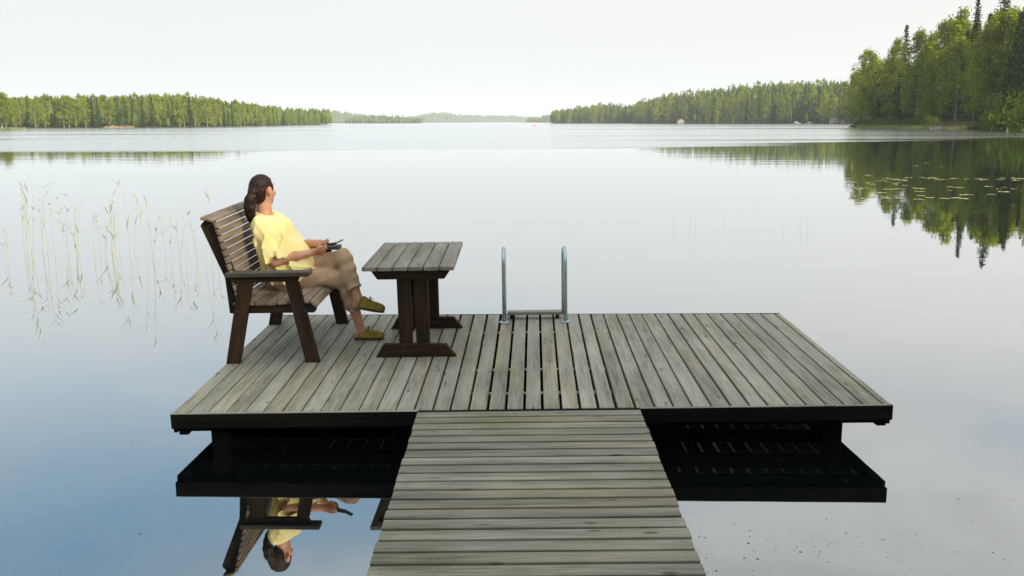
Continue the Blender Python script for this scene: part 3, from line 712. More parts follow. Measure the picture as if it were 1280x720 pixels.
# the gangway from the shore
WK = thing('gangway', 'narrow plank gangway leading from the shore out to the deck', 'walkway', T @ Matrix.Translation((1.5, 0, 0)))
pitch = .1035
for k in range(74):
    y1 = -.004 - k * pitch
    if k == 0: y0, ww = y1 - .036, .034
    wv = .0832 + random.uniform(-.0015, .0015); xo = random.uniform(-.006, .006); an = random.uniform(-.0012, .0012) - .004
    yc = -.006 - pitch * (k + .5) + .004
    beam('gangway_board', (xo, yc - an, -.0135 + random.uniform(-.0012, .0012)), (1.345 + xo, yc + an, -.0135 + random.uniform(-.0012, .0012)), wv, .027, M_WALK, WK, up=(0, 0, 1), bev=.0025)
for xx in (.05, .67, 1.295): beam('stringer', (xx, -7.6, -.105), (xx, -.03, -.105), .045, .15, M_FASCIA, WK)
for yy in (-1.1, -3.4, -5.8):
    for xx in (.12, 1.22): link('pile', tube_mesh('pile', [(xx, yy, -1.5), (xx, yy, -.6), (xx, yy, -.1)], .055, 10), M_PILE, WK)
    beam('bearer', (.02, yy + .08, -.22), (1.32, yy + .08, -.22), .05, .09, M_PILE, WK)
sv, sf = [], []
for k in range(60):
    yc = -.002 - pitch * (k + .5)
    for xx in (.05, 1.295):
        for s in (-.02, .02):
            o = len(sv)
            for q in range(6): sv.append((xx + .0032 * math.cos(q * 1.047), yc + s + .0032 * math.sin(q * 1.047), .0016))
            sf.append(tuple(range(o, o + 6)))
tag(link('screw_heads', mesh('screw_heads', sv, sf), M_SCREW, WK), None, None, None, 'stuff')

# ------------------------------------------------------------------ bench
B = thing('garden_bench', 'dark wooden bench with slatted seat and back, woman sitting on it', 'bench', T)
def bolts(par, pts, y):
    for (x, z) in pts: link('bolt', tube_mesh('bolt', [(0, .004, 0), (0, -.005, 0), (0, -.008, 0)], [.010, .010, .006], 8), M_BOLT, par, Matrix.Translation((x, y, z)))
M_BOLT = plain('bolt_heads', (.05, .045, .04), .5, .6)
YN, YF = 1.085, 2.295                      # outer faces of the two end frames
for y0, y1, front in ((YN, YN + .045, True), (YF - .045, YF, False)):
    l1 = prism('rear_leg', [(.006, 0), (.105, 0), (.238, .595), (.135, .595)], y0, y1, M_STAIN, B, axis=(.13, .595))
    l2 = prism('front_leg', [(.58, 0), (.68, 0), (.562, .595), (.468, .595)], y0, y1, M_STAIN, B, axis=(-.115, .595))
    ya, yb = (y0 + .047, y1 + .045) if front else (y0 - .045, y1 - .047)
    st = prism('back_stile', [(.045, .36), (.125, .40), (.10, .66), (-.004, 1.005), (-.02, 1.045), (-.07, 1.05), (-.116, 1.0), (-.085, .92), (.03, .62)], ya, yb, M_STAIN, B, axis=(-.2, .6), bev=.006)
    sr = prism('seat_rail', [(.05, .36), (.655, .36), (.668, .385), (.668, .415), (.645, .432), (.56, .436), (.42, .424), (.28, .418), (.12, .422), (.05, .43)], ya, yb, M_STAIN, B, axis=(1, 0), bev=.005)
    prism('arm_beam', [(.085, .596), (.555, .596), (.575, .637), (.06, .637)], y0 + .002, y1 - .002, M_STAIN, B, axis=(1, 0))
    ar = beam('armrest', (.055, (y0 + y1) / 2, .6535), (.645, (y0 + y1) / 2, .6535), .105, .032, M_ARM, B, bev=.004)
    if front:
        bolts(l1, [], 0)
        bolts(B, [(.118, .385), (.605, .385), (.10, .62)], y0)
# seat slats: five flat, two rolling over the front edge
ys0, ys1 = YN + .02, YF - .02
slat = [((.115, .436), 0), ((.195, .433), 0), ((.275, .431), 0), ((.355, .433), .02), ((.435, .438), .06), ((.515, .445), .08), ((.593, .447), -.12), ((.662, .428), -.75)]
for (x, z), tilt in slat:
    beam('seat_slat', (x, ys0 + random.uniform(-.004, .004), z), (x, ys1, z), .070 if tilt > -.5 else .055, .022, M_SLAT, B, up=(math.sin(-tilt), 0, math.cos(tilt)), bev=.004)
# back slats along the front face of the stiles
for k in range(11):
    t = (k + .3) / 11; x = .118 + (-.004 - .118) * t + .004; z = .49 + (1.04 - .49) * t
    beam('back_slat', (x, ys0 - .015 + random.uniform(-.006, .006), z), (x, ys1 + .015, z), .044, .020, M_SLAT, B, up=(.95, 0, .31), bev=.003)
beam('top_rail', (-.052, YN - .0, 1.046), (-.052, YF, 1.046), .088, .022, M_SLAT, B, up=(.25, 0, .97), bev=.005)

# ------------------------------------------------------------------ table
TB = thing('garden_table', 'low wooden table with six-plank grey top on dark trestle legs', 'table', T)
for k in range(6):
    xa = 1.012 + k * .110; beam('top_board', (xa + .052, 1.10 + random.uniform(-.004, .004), .675), (xa + .052, 2.245, .675), .103, .030, M_TABLE, TB, bev=.004)
for y0, nm in ((1.20, 0), (2.045, 1)):
    prism('foot', [(1.068, .0), (1.662, .0), (1.588, .094), (1.128, .1)], y0, y0 + .05, M_STAIN, TB)
    prism('cross_piece', [(1.105, .581), (1.588, .581), (1.642, .658), (1.052, .658)], y0, y0 + .05, M_STAIN, TB)
    prism('leg', [(1.240, .04), (1.335, .04), (1.345, .62), (1.236, .62)], y0 + .052, y0 + .095, M_STAIN, TB, axis=(0, 1))
    prism('leg', [(1.366, .04), (1.463, .04), (1.463, .62), (1.356, .62)], y0 + .052, y0 + .095, M_STAIN, TB, axis=(0, 1))
    bolts(TB, [(1.29, .05), (1.41, .05), (1.29, .62), (1.41, .62)], y0)
beam('stretcher', (1.35, 1.297, .50), (1.35, 2.095, .50), .045, .12, M_STAIN, TB)

# ------------------------------------------------------------------ bathing ladder
M_STEEL = plain('brushed_steel', (.42, .50, .52), .38, 1.0, noise=.08, scale=40)
L_ = thing('bathing_ladder', 'steel bathing ladder with two hooped handrails at the outer deck edge', 'ladder', T)
for xx in (2.0, 2.512):
    pts = [(xx, 2.215, .0), (xx, 2.215, .25), (xx, 2.216, .46), (xx, 2.219, .505)]
    pts += [(xx, 2.215 + .17 - .17 * math.cos(a), .515 + .085 * math.sin(a)) for a in (.4, .8, 1.2, 1.57, 1.95, 2.35, 2.75)]
    pts += [(xx, 2.555, .45), (xx, 2.56, .2), (xx, 2.60, -.3), (xx, 2.66, -1.0)]
    link('handrail', tube_mesh('handrail', pts, .0165, 14), M_STEEL, L_)
    link('foot_flange', tube_mesh('foot_flange', [(xx, 2.215, 0.001), (xx, 2.215, .008), (xx, 2.215, .012)], [.042, .042, .03], 14), M_STEEL, L_)
beam('top_step', (2.025, 2.36, .052), (2.49, 2.36, .052), .085, .026, M_DECK, L_, bev=.004)
for zz in (-.1, -.35, -.6): beam('step', (2.01, 2.60, zz), (2.50, 2.60, zz), .06, .03, M_STEEL, L_)
for xx in (2.06, 2.45): beam('step_bracket', (xx, 2.36, .002), (xx, 2.36, .039), .03, .05, M_STAIN, L_, up=(0, 1, 0), bev=0)

# ------------------------------------------------------------------ woman on the bench: distance-field bodies meshed by surface nets
class Field:
    def __init__(s, lo, hi, h):
        s.h = h; s.lo = np.array(lo, float); s.n = [int((b - a) / h) + 2 for a, b in zip(lo, hi)]
        s.ax = [s.lo[i] + h * np.arange(s.n[i]) for i in range(3)]; s.F = np.full(s.n, .2, np.float32)
    def sub(s, lo, hi):
        sl = []
        for i in range(3):
            a = max(0, int((lo[i] - s.lo[i]) / s.h)); b = min(s.n[i], int((hi[i] - s.lo[i]) / s.h) + 2); sl.append(slice(a, max(a + 1, b)))
        g = np.meshgrid(*[s.ax[i][sl[i]] for i in range(3)], indexing='ij'); return tuple(sl), np.stack(g, -1)
    def add(s, fn, lo, hi, k=.02, op='u'):
        m = k + .03; sl, P = s.sub(np.array(lo) - m, np.array(hi) + m); d = fn(P).astype(np.float32); A = s.F[sl]
        if op == 'u':
            hh = np.clip(.5 + .5 * (A - d) / k, 0, 1); s.F[sl] = A * (1 - hh) + d * hh - k * hh * (1 - hh)
        else: s.F[sl] = np.maximum(A, -d)
    def cone(s, a, b, ra, rb, k=.02, cut=None, sq=None):
        a, b = np.array(a, float), np.array(b, float); ba = b - a; L2 = float(ba @ ba) + 1e-12; R = max(ra, rb)
        def fn(P):
            q = P - a; t = np.clip((q @ ba) / L2, 0, 1); d = np.linalg.norm(q - t[..., None] * ba, axis=-1) - (ra + (rb - ra) * t)
            if cut is not None:
                for (pp, nn) in cut: d = np.maximum(d, (P - np.array(pp)) @ np.array(nn))
            return d
        s.add(fn, np.minimum(a, b) - R, np.maximum(a, b) + R, k)
    def ell(s, c, r, R=None, k=.02, op='u'):
        c, r = np.array(c, float), np.array(r, float)
        def fn(P):
            q = P - c
            if R is not None: q = q @ R
            n = np.linalg.norm(q / r, axis=-1); n2 = np.linalg.norm(q / r ** 2, axis=-1) + 1e-9
            return n * (n - 1) / n2
        m = r.max(); s.add(fn, c - m, c + m, k, op)
    def mesh(s, name):
        F = s.F; n = F.shape; S_ = F < 0
        c = [slice(0, -1), slice(1, None)]; cnt = np.zeros([x - 1 for x in n], np.float32); acc = np.zeros([x - 1 for x in n] + [3], np.float32)
        base = np.stack(np.meshgrid(*[np.arange(x - 1, dtype=np.float32) for x in n], indexing='ij'), -1)
        corners = [(i, j, k) for i in (0, 1) for j in (0, 1) for k in (0, 1)]
        for a in corners:
            for b in corners:
                if sum(abs(x - y) for x, y in zip(a, b)) == 1 and a < b:
                    fa = F[c[a[0]], c[a[1]], c[a[2]]]; fb = F[c[b[0]], c[b[1]], c[b[2]]]
                    m = (fa < 0) != (fb < 0)
                    if not m.any(): continue
                    t = np.where(m, fa / (fa - fb + 1e-12), 0)
                    for ax in range(3): acc[..., ax] += np.where(m, a[ax] + t * (b[ax] - a[ax]), 0)
                    cnt += m
        act = cnt > 0; idx = -np.ones(act.shape, np.int64); idx[act] = np.arange(act.sum())
        V = (base[act] + acc[act] / cnt[act][:, None]) * s.h + s.lo
        Q = []
        for ax in range(3):
            o1, o2 = [(1, 2), (2, 0), (0, 1)][ax]
            sa = [slice(None)] * 3; sb = [slice(None)] * 3; sa[ax] = slice(0, -1); sb[ax] = slice(1, None)
            A, Bn = S_[tuple(sa)], S_[tuple(sb)]; e = np.argwhere(A != Bn)
            e = e[(e[:, o1] > 0) & (e[:, o2] > 0) & (e[:, o1] < n[o1] - 1) & (e[:, o2] < n[o2] - 1)]
            def cell(d1, d2):
                q = e.copy(); q[:, o1] -= d1; q[:, o2] -= d2; return idx[q[:, 0], q[:, 1], q[:, 2]]
            quad = np.stack([cell(1, 1), cell(0, 1), cell(0, 0), cell(1, 0)], 1)
            fl = ~A[e[:, 0], e[:, 1], e[:, 2]]; quad[fl] = quad[fl][:, ::-1]; Q.append(quad)
        return mesh(name, V.tolist(), np.concatenate(Q).tolist(), True)

def rot_z(a): c, s = math.cos(a), math.sin(a); return np.array([[c, -s, 0], [s, c, 0], [0, 0, 1.]])
P_ = thing('person', 'woman in a pale yellow shirt and tan trousers sitting cross-legged on the bench', 'person', T)
# joints in deck coordinates
HEAD = np.array([.180, 1.715, 1.188]); FACE = math.radians(60); RH = rot_z(FACE)
def hd(f, s, u): return HEAD + RH @ np.array([f, s, u])        # forward (nose), left, up in head space
sR, eR, wR = (.195, 1.545, .925), (.300, 1.475, .675), (.560, 1.600, .722)
sL, eL, wL = (.225, 1.875, .925), (.385, 1.945, .72), (.560, 1.775, .765)
hipR, knR, anR = (.350, 1.615, .515), (.775, 1.69, .500), (.875, 1.725, .095)
hipL, knL, anL = (.350, 1.800, .520), (.765, 1.715, .655), (.885, 1.635, .345)
def body_core(f, inf=0.0, k=.05):
    f.cone((.31, 1.63, .535), (.31, 1.79, .535), .125 + inf, .125 + inf, k)
    f.cone((.30, 1.67, .62), (.30, 1.75, .62), .125 + inf, .125 + inf, k)
    f.cone((.275, 1.65, .73), (.275, 1.77, .73), .118 + inf, .118 + inf, k)
    f.cone((.24, 1.635, .85), (.24, 1.785, .85), .112 + inf, .112 + inf, k)
    f.cone((.195, 1.58, .945), (.21, 1.845, .945), .062 + inf * .6, .062 + inf * .6, k)
f = Field((-.0, 1.36, -.02), (1.12, 2.08, 1.34), .0062)
body_core(f)
f.cone((.185, 1.712, .96), (.186, 1.713, 1.12), .062, .050, .03)
# skull, jaw and face
f.ell(hd(-.005, 0, .015), (.098, .076, .100), RH, .02)
f.ell(hd(.040, 0, -.045), (.055, .056, .070), RH, .03)
f.cone(hd(.086, 0, .012), hd(.108, 0, -.022), .009, .013, .012)      # nose
f.cone(hd(.082, -.03, .035), hd(.082, .03, .035), .012, .012, .015)  # brow
f.ell(hd(.090, 0, -.052), (.012, .024, .008), RH, .008)              # lips
f.ell(hd(.086, 0, -.066), (.012, .022, .007), RH, .008)
f.ell(hd(.078, 0, -.096), (.020, .024, .018), RH, .02)               # chin
for s in (-1, 1):
    f.ell(hd(.078, s * .031, .014), (.014, .013, .009), RH, .004, 's')   # eye sockets
    f.ell(hd(.068, s * .044, -.022), (.022, .020, .022), RH, .02)       # cheeks
    f.ell(hd(-.006, s * .083, -.002), (.021, .015, .034), RH, .005)     # ears
    f.ell(hd(.001, s * .100, .004), (.011, .009, .020), RH, .004, 's')
# arms
for sh, el, wr in ((sR, eR, wR), (sL, eL, wL)):
    f.cone(sh, el, .054, .042, .03); f.cone(el, tuple(np.array(el) * .45 + np.array(wr) * .55), .041, .037, .02); f.cone(tuple(np.array(el) * .45 + np.array(wr) * .55), wr, .036, .026, .02)
# hands: palms, four bent fingers and a thumb each, closed round the phone
def hand(wr, dirv, side, up, curl, k=.006):
    wr, d, s_, u = [np.array(x, float) for x in (wr, dirv, side, up)]
    d /= np.linalg.norm(d); s_ -= d * (s_ @ d); s_ /= np.linalg.norm(s_); n = np.cross(d, s_); n *= np.sign(n @ u) or 1
    for q in (-.5, 0, .5): f.cone(wr + s_ * q * .026, wr + d * .075 + s_ * q * .048, .017, .0125, .012)
    for i, (q, L) in enumerate(((-.033, .060), (-.011, .070), (.011, .066), (.032, .052))):
        b0 = wr + d * .078 + s_ * q; c = curl[i]
        p1 = b0 + (d * math.cos(c * .5) - n * math.sin(c * .5)) * L * .42
        p2 = p1 + (d * math.cos(c) - n * math.sin(c)) * L * .32
        p3 = p2 + (d * math.cos(c * 1.5) - n * math.sin(c * 1.5)) * L * .26
        f.cone(b0, p1, .0095, .0088, k); f.cone(p1, p2, .0088, .0080, k); f.cone(p2, p3, .0080, .0068, k)
    t0 = wr + d * .022 - s_ * .026; t1 = t0 + d * .030 - s_ * .020 - n * .006; t2 = t1 + d * .030 - s_ * .004 - n * .010
    f.cone(t0, t1, .0125, .0105, .008); f.cone(t1, t2, .0102, .0080, k)
hand(wR, (.92, .38, -.02), (-.2, .6, -.75), (.2, -.8, .5), (1.2, 1.35, 1.45, 1.6))
hand(wL, (.93, -.36, -.10), (-.1, .5, .85), (.0, .7, .7), (.9, 1.0, 1.1, 1.2))
# legs under the cloth, bare ankles and feet
for hp, kn, an, toe in ((hipR, knR, anR, (1.0, 1.72, .028)), (hipL, knL, anL, (1.0, 1.61, .268))):
    f.cone(hp, kn, .082, .056, .03); mid = tuple(np.array(kn) * .62 + np.array(an) * .38)
    f.cone(kn, mid, .054, .052, .03); f.cone(mid, an, .051, .034, .03)
    f.cone(an, tuple(np.array(an) + np.array((-.02, 0, -.05))), .034, .030, .02); f.cone(tuple(np.array(an) + np.array((.01, 0, -.03))), toe, .032, .017, .02)
M_SKIN, n_, l_, p_ = new_mat('skin')
t_ = nd(n_, l_, 'NewGeometry'); g_ = nd(n_, l_, 'TexNoise', {'Vector': t_.outputs['Position'], 'Scale': 14, 'Detail': 4})
r_ = nd(n_, l_, 'ValToRGB', {'Fac': g_.outputs['Fac']}); r_.color_ramp.elements[0].color = (.46, .215, .13, 1); r_.color_ramp.elements[1].color = (.60, .32, .21, 1); r_.color_ramp.elements[0].position = .3; r_.color_ramp.elements[1].position = .7
l_.new(r_.outputs[0], p_.inputs['Base Color']); p_.inputs['Roughness'].default_value = .5; p_.inputs['Subsurface Weight'].default_value = .12; p_.inputs['Subsurface Radius'].default_value = (.02, .008, .004); p_.inputs['Subsurface Scale'].default_value = .5
link('body', f.mesh('body'), M_SKIN, P_)
M_EYE = plain('eyes', (.75, .73, .70), .2)
for s in (-1, 1):
    bm = bmesh.new(); bmesh.ops.create_uvsphere(bm, u_segments=10, v_segments=8, radius=.0115); e_ = bm_mesh('eye', bm, True)
    link('eye', e_, M_EYE, P_, Matrix.Translation(Vector(hd(.070, s * .031, .014))))
# shirt
def folds(P):
    x, y, z = P[..., 0], P[..., 1], P[..., 2]
    q = x * .9 + z * .55
    u = 30 * (x * 1.05 + z * .42) + 1.8 * np.sin(8 * y + 5 * z) + .9 * np.sin(13 * z - 6 * y)
    a = .036 * (np.abs(np.sin(u)) ** .7 - .62) * np.clip((1.0 - z) * 5, .15, 1)
    b = .024 * (np.abs(np.sin(20 * (z + .5 * x) + 2.6 * np.sin(7 * x - 8 * y))) ** .8 - .5) * np.clip((.74 - z) * 8, .1, 1)
    return a + b + .0018 * np.sin(95 * x + 60 * z + 20 * y)
f = Field((.0, 1.32, .40), (.66, 2.06, 1.05), .0062)
inf = .026
f.cone((.325, 1.62, .56), (.325, 1.80, .56), .158, .158, .05)
f.cone((.32, 1.64, .65), (.32, 1.78, .65), .150, .150, .05)
f.cone((.305, 1.63, .73), (.305, 1.79, .73), .146, .146, .05)
f.cone((.40, 1.67, .66), (.40, 1.77, .66), .105, .105, .07)           # loose cloth over the lap
f.cone((.45, 1.61, .585), (.45, 1.80, .60), .112, .112, .06)
f.cone((.255, 1.62, .85), (.255, 1.80, .85), .138, .138, .05)
f.cone((.195, 1.565, .942), (.21, 1.86, .942), .075, .075, .05)
f.cone((.185, 1.712, .955), (.187, 1.714, 1.018), .086, .069, .03)     # neckband
for sh, el in ((sR, eR), (sL, eL)):
    sh, el = np.array(sh), np.array(el); v = (el - sh) / np.linalg.norm(el - sh); end = sh + (el - sh) * .97
    f.cone(sh, end + v * .05, .066, .084, .03, cut=[(end, v)])
sl, P = f.sub(f.lo, f.lo + 10); Fo = f.F[sl] + folds(P)
x, y, z = P[..., 0], P[..., 1], P[..., 2]
hem = .492 + .20 * np.clip((x - .40) / .22, 0, 1) * .55 + .012 * np.sin(22 * x + 9 * y) + .008 * np.sin(41 * y)
Fo = np.maximum(Fo, np.where((y > 1.50) | (z < .60), hem - z, -1))
Fo = np.maximum(Fo, (z - 1.014) - .25 * (P[..., 0] - .186) * -1 - 0.0)          # neck opening, lower in front
f.F = Fo.astype(np.float32)
M_SHIRT, n_, l_, p_ = new_mat('yellow_cotton')
t_ = nd(n_, l_, 'TexCoord'); g_ = nd(n_, l_, 'TexNoise', {'Vector': t_.outputs['Object'], 'Scale': 260, 'Detail': 2}); g2 = nd(n_, l_, 'TexNoise', {'Vector': t_.outputs['Object'], 'Scale': 7, 'Detail': 3})
r_ = nd(n_, l_, 'ValToRGB', {'Fac': g2.outputs['Fac']}); r_.color_ramp.elements[0].color = (.87, .75, .28, 1); r_.color_ramp.elements[1].color = (.89, .81, .41, 1); r_.color_ramp.elements[0].position = .3; r_.color_ramp.elements[1].position = .7
l_.new(r_.outputs[0], p_.inputs['Base Color']); p_.inputs['Roughness'].default_value = .9; p_.inputs['Sheen Weight'].default_value = .2; p_.inputs['Specular IOR Level'].default_value = .1
b_ = nd(n_, l_, 'Bump', {'Strength': .15, 'Distance': .002, 'Height': g_.outputs['Fac']}); l_.new(b_.outputs[0], p_.inputs['Normal'])
link('shirt', f.mesh('shirt'), M_SHIRT, P_)
# trousers
f = Field((.15, 1.40, .18), (1.05, 1.98, .80), .0062)
f.cone((.31, 1.62, .55), (.31, 1.80, .55), .138, .138, .04)
for hp, kn, an, ra, t in ((hipR, knR, anR, .100, .62), (hipL, knL, anL, .098, .74)):
    hp, kn, an = np.array(hp), np.array(kn), np.array(an); v = (an - kn) / np.linalg.norm(an - kn); end = kn + (an - kn) * t
    f.cone(hp, kn, ra, .070, .03); f.cone(kn, end + v * .06, .070, .061, .022, cut=[(end, v)])
sl, P = f.sub(f.lo, f.lo + 10); x, y, z = P[..., 0], P[..., 1], P[..., 2]
f.F = (f.F + .0045 * np.sin(48 * x + 26 * z + 4 * np.sin(18 * y)) * np.clip((x - .5) * 4, .3, 1) + .003 * np.sin(70 * z - 38 * x + 20 * y)).astype(np.float32)
for an, kn, t in ((anR, knR, .62), (anL, knL, .74)):
    pass
M_PANTS, n_, l_, p_ = new_mat('tan_trousers')
t_ = nd(n_, l_, 'TexCoord'); g_ = nd(n_, l_, 'TexNoise', {'Vector': t_.outputs['Object'], 'Scale': 9, 'Detail': 5})
r_ = nd(n_, l_, 'ValToRGB', {'Fac': g_.outputs['Fac']}); r_.color_ramp.elements[0].color = (.36, .245, .16, 1); r_.color_ramp.elements[1].color = (.49, .35, .24, 1); r_.color_ramp.elements[0].position = .3; r_.color_ramp.elements[1].position = .7
l_.new(r_.outputs[0], p_.inputs['Base Color']); p_.inputs['Roughness'].default_value = .9; p_.inputs['Specular IOR Level'].default_value = .1
link('trousers', f.mesh('trousers'), M_PANTS, P_)
# hair: cap, tied bunch and long tail down the back
f = Field((-.02, 1.54, .90), (.36, 1.88, 1.36), .0055)
f.ell(hd(-.010, 0, .022), (.101, .082, .100), RH, .02)
f.ell(hd(-.050, 0, -.03), (.056, .064, .070), RH, .03)
f.ell(hd(-.104, .0, -.005), (.034, .036, .034), RH, .02)
tail = [hd(-.105, .0, -.01), hd(-.128, .004, -.060), hd(-.132, .01, -.115), hd(-.120, .02, -.17), hd(-.105, .03, -.215), hd(-.095, .035, -.250)]
for (a, b, ra, rb) in zip(tail, tail[1:], (.026, .039, .042, .035, .024), (.039, .042, .035, .024, .010)): f.cone(a, b, ra, rb, .015)
sl, P = f.sub(f.lo, f.lo + 10); q = (P - HEAD) @ RH
fw, sd_, up_ = q[..., 0], np.abs(q[..., 1]), q[..., 2]
face_cut = np.minimum(fw - .046 + .5 * np.clip(up_ - .05, -.02, .05), .070 - up_)                                  # keeps the face and brow free
ear_cut = .030 - np.sqrt((fw + .004) ** 2 + (up_ + .004) ** 2 * .72) ; ear_cut = np.minimum(ear_cut, sd_ - .062)   # keeps the ears free
jaw_cut = np.minimum.reduce([fw + .030, -.022 - up_, sd_ - .03])                                                  # keeps jaw and neck free
st_ = .0016 * np.sin(210 * q[..., 1] + 90 * up_ + 5 * np.sin(30 * fw)) + .0012 * np.sin(300 * (fw * .6 + q[..., 1]) + 70 * up_)
f.F = np.maximum.reduce([f.F + st_, face_cut, np.where(fw > -.09, np.maximum(ear_cut, jaw_cut), -1)]).astype(np.float32)
M_HAIR, n_, l_, p_ = new_mat('dark_brown_hair')
t_ = nd(n_, l_, 'TexCoord'); mp_ = nd(n_, l_, 'Mapping', {'Vector': t_.outputs['Object'], 'Scale': (160, 160, 14)}); g_ = nd(n_, l_, 'TexNoise', {'Vector': mp_.outputs[0], 'Scale': 1, 'Detail': 4})
r_ = nd(n_, l_, 'ValToRGB', {'Fac': g_.outputs['Fac']}); r_.color_ramp.elements[0].color = (.006, .003, .002, 1); r_.color_ramp.elements[1].color = (.032, .015, .009, 1); r_.color_ramp.elements[0].position = .3; r_.color_ramp.elements[1].position = .75
l_.new(r_.outputs[0], p_.inputs['Base Color']); p_.inputs['Roughness'].default_value = .55; p_.inputs['Specular IOR Level'].default_value = .25
b_ = nd(n_, l_, 'Bump', {'Strength': .5, 'Distance': .004, 'Height': g_.outputs['Fac']}); l_.new(b_.outputs[0], p_.inputs['Normal'])
hair = link('hair', f.mesh('hair'), M_HAIR, P_)
tie = []
for k in range(13):
    a = 2 * math.pi * k / 12; tie.append(hd(-.112 + .006 * math.sin(a), .034 * math.cos(a), -.030 + .030 * math.sin(a) * .35 + .0))
link('hair_tie', tube_mesh('hair_tie', tie, .007, 8, False), plain('brown_hair_tie', (.16, .07, .05), .6), hair)
# shoes
M_SHOE, n_, l_, p_ = new_mat('mustard_suede')
t_ = nd(n_, l_, 'TexCoord'); g_ = nd(n_, l_, 'TexNoise', {'Vector': t_.outputs['Object'], 'Scale': 22, 'Detail': 5})
r_ = nd(n_, l_, 'ValToRGB', {'Fac': g_.outputs['Fac']}); r_.color_ramp.elements[0].color = (.16, .115, .010, 1); r_.color_ramp.elements[1].color = (.33, .25, .035, 1); r_.color_ramp.elements[0].position = .3; r_.color_ramp.elements[1].position = .7
l_.new(r_.outputs[0], p_.inputs['Base Color']); p_.inputs['Roughness'].default_value = .8
M_SOLE = plain('brown_sole', (.05, .035, .02), .7); M_LACE = plain('shoe_lace', (.10, .07, .02), .7)
def shoe(heel, pitch_, yaw, label):
    # local: x forward from heel, z up from the ground
    R = Matrix.Translation(heel) @ Matrix.Rotation(yaw, 4, 'Z') @ Matrix.Rotation(pitch_, 4, 'Y')
    f = Field((-.03, -.07, -.01), (.27, .07, .13), .004)
    f.cone((.040, 0, .040), (.085, 0, .040), .036, .036, .02); f.cone((.085, 0, .036), (.195, 0, .030), .038, .034, .02); f.ell((.195, 0, .030), (.048, .042, .030), None, .02)
    f.cone((.045, 0, .055), (.06, 0, .078), .034, .036, .02); f.cone((.10, 0, .055), (.16, 0, .045), .030, .026, .02)
    f.ell((.058, 0, .112), (.040, .029, .042), None, .008, 's'); f.cone((.06, -.043, .030), (.17, -.040, .026), .004, .004, .004); f.cone((.06, .043, .030), (.17, .040, .026), .004, .004, .004)
    f.cone((.118, -.024, .074), (.118, .024, .074), .006, .006, .006); f.cone((.150, -.022, .065), (.150, .022, .065), .005, .005, .006)
    sl, P = f.sub(f.lo, f.lo + 10); f.F = np.maximum(f.F, .014 - P[..., 2]).astype(np.float32)
    s = link('shoe', f.mesh('shoe'), M_SHOE, P_, R); 
    V, F = [], []; N = 22
    for lev in (0, .0155):
        for k in range(N):
            a = 2 * math.pi * k / N; cx = .118 + .122 * math.cos(a); wy = (.036 + .007 * (cx - .1) / .1) * (1 - .12 * math.exp(-((cx - .11) / .04) ** 2)); V.append((cx, wy * math.sin(a), lev))
    F = [tuple(range(N))[::-1], tuple(range(N, 2 * N))] + [(k, (k + 1) % N, N + (k + 1) % N, N + k) for k in range(N)]
    link('sole', mesh('sole', V, F), M_SOLE, s)
    link('lace', tube_mesh('lace', [(.10, -.030, .070), (.118, -.012, .086), (.122, .0, .090), (.118, .012, .086), (.10, .030, .070)], .004, 6), M_LACE, s)
    for sg in (-1, 1): link('lace', tube_mesh('lace', [(.122, 0, .089), (.112, sg * .012, .104), (.125, sg * .028, .092), (.135, sg * .034, .078)], .003, 6), M_LACE, s)
shoe((.820, 1.735, .002), 0.0, -.05, None)
shoe((.848, 1.640, .278), .16, -.09, None)
# the thing in her hands
M_BLACK = plain('black_plastic', (.012, .012, .014), .35)
PH = thing('phone', 'small dark folding phone held in both hands above the knee', 'phone', T)
M0 = Matrix.Translation((.668, 1.675, .770)) @ Matrix.Rotation(-.15, 4, 'Z') @ Matrix.Rotation(-.10, 4, 'Y')
link('keypad_half', box_mesh(.105, .05, .017, .004), M_BLACK, PH, M0)
link('screen_half', box_mesh(.075, .05, .009, .003), M_BLACK, PH, M0 @ Matrix.Translation((.084, 0, .010)) @ Matrix.Rotation(-.38, 4, 'Y'))
link('hinge', tube_mesh('hinge', [(0, -.026, 0), (0, 0, 0), (0, .026, 0)], .009, 8), M_BLACK, PH, M0 @ Matrix.Translation((.052, 0, .002)))

# ------------------------------------------------------------------ reeds, lily pads, specks
def stalk_mesh(r, H, bend):
    a = r.uniform(0, 6.28); pts = []
    for i in range(7):
        t = i / 6; pts.append((math.cos(a) * bend * H * t * t, math.sin(a) * bend * H * t * t, -.4 + (H + .4) * t))
    return tube_mesh('stalk', pts, [.0030, .0029, .0027, .0025, .0022, .0018, .001], 5), pts
def blade_mesh(r, L, W):
    V, F = [], []; n = 6; dr = r.uniform(.05, .55)
    for i in range(n + 1):
        t = i / n; wv = W * (1 - t) ** .7 * min(1, .5 + t * 4); x = L * t * .78; z = L * (t * .62 - dr * t * t * .9); V += [(x, -wv, z), (x, wv, z + wv * .4)]
    for i in range(n): F.append((2 * i, 2 * i + 1, 2 * i + 3, 2 * i + 2))
    return mesh('leaf', V, F, True)
rr = np.random.default_rng(21)
BL = [blade_mesh(rr, rr.uniform(.14, .28), .0065) for _ in range(6)]
for b in BL: b.materials.append(M_REED)
REED = []
for k in range(7):
    H = 1.0 + .06 * k; me, pts = stalk_mesh(rr, H, rr.uniform(.03, .14)); me.materials.append(M_STRAW); REED.append((H, me, pts))
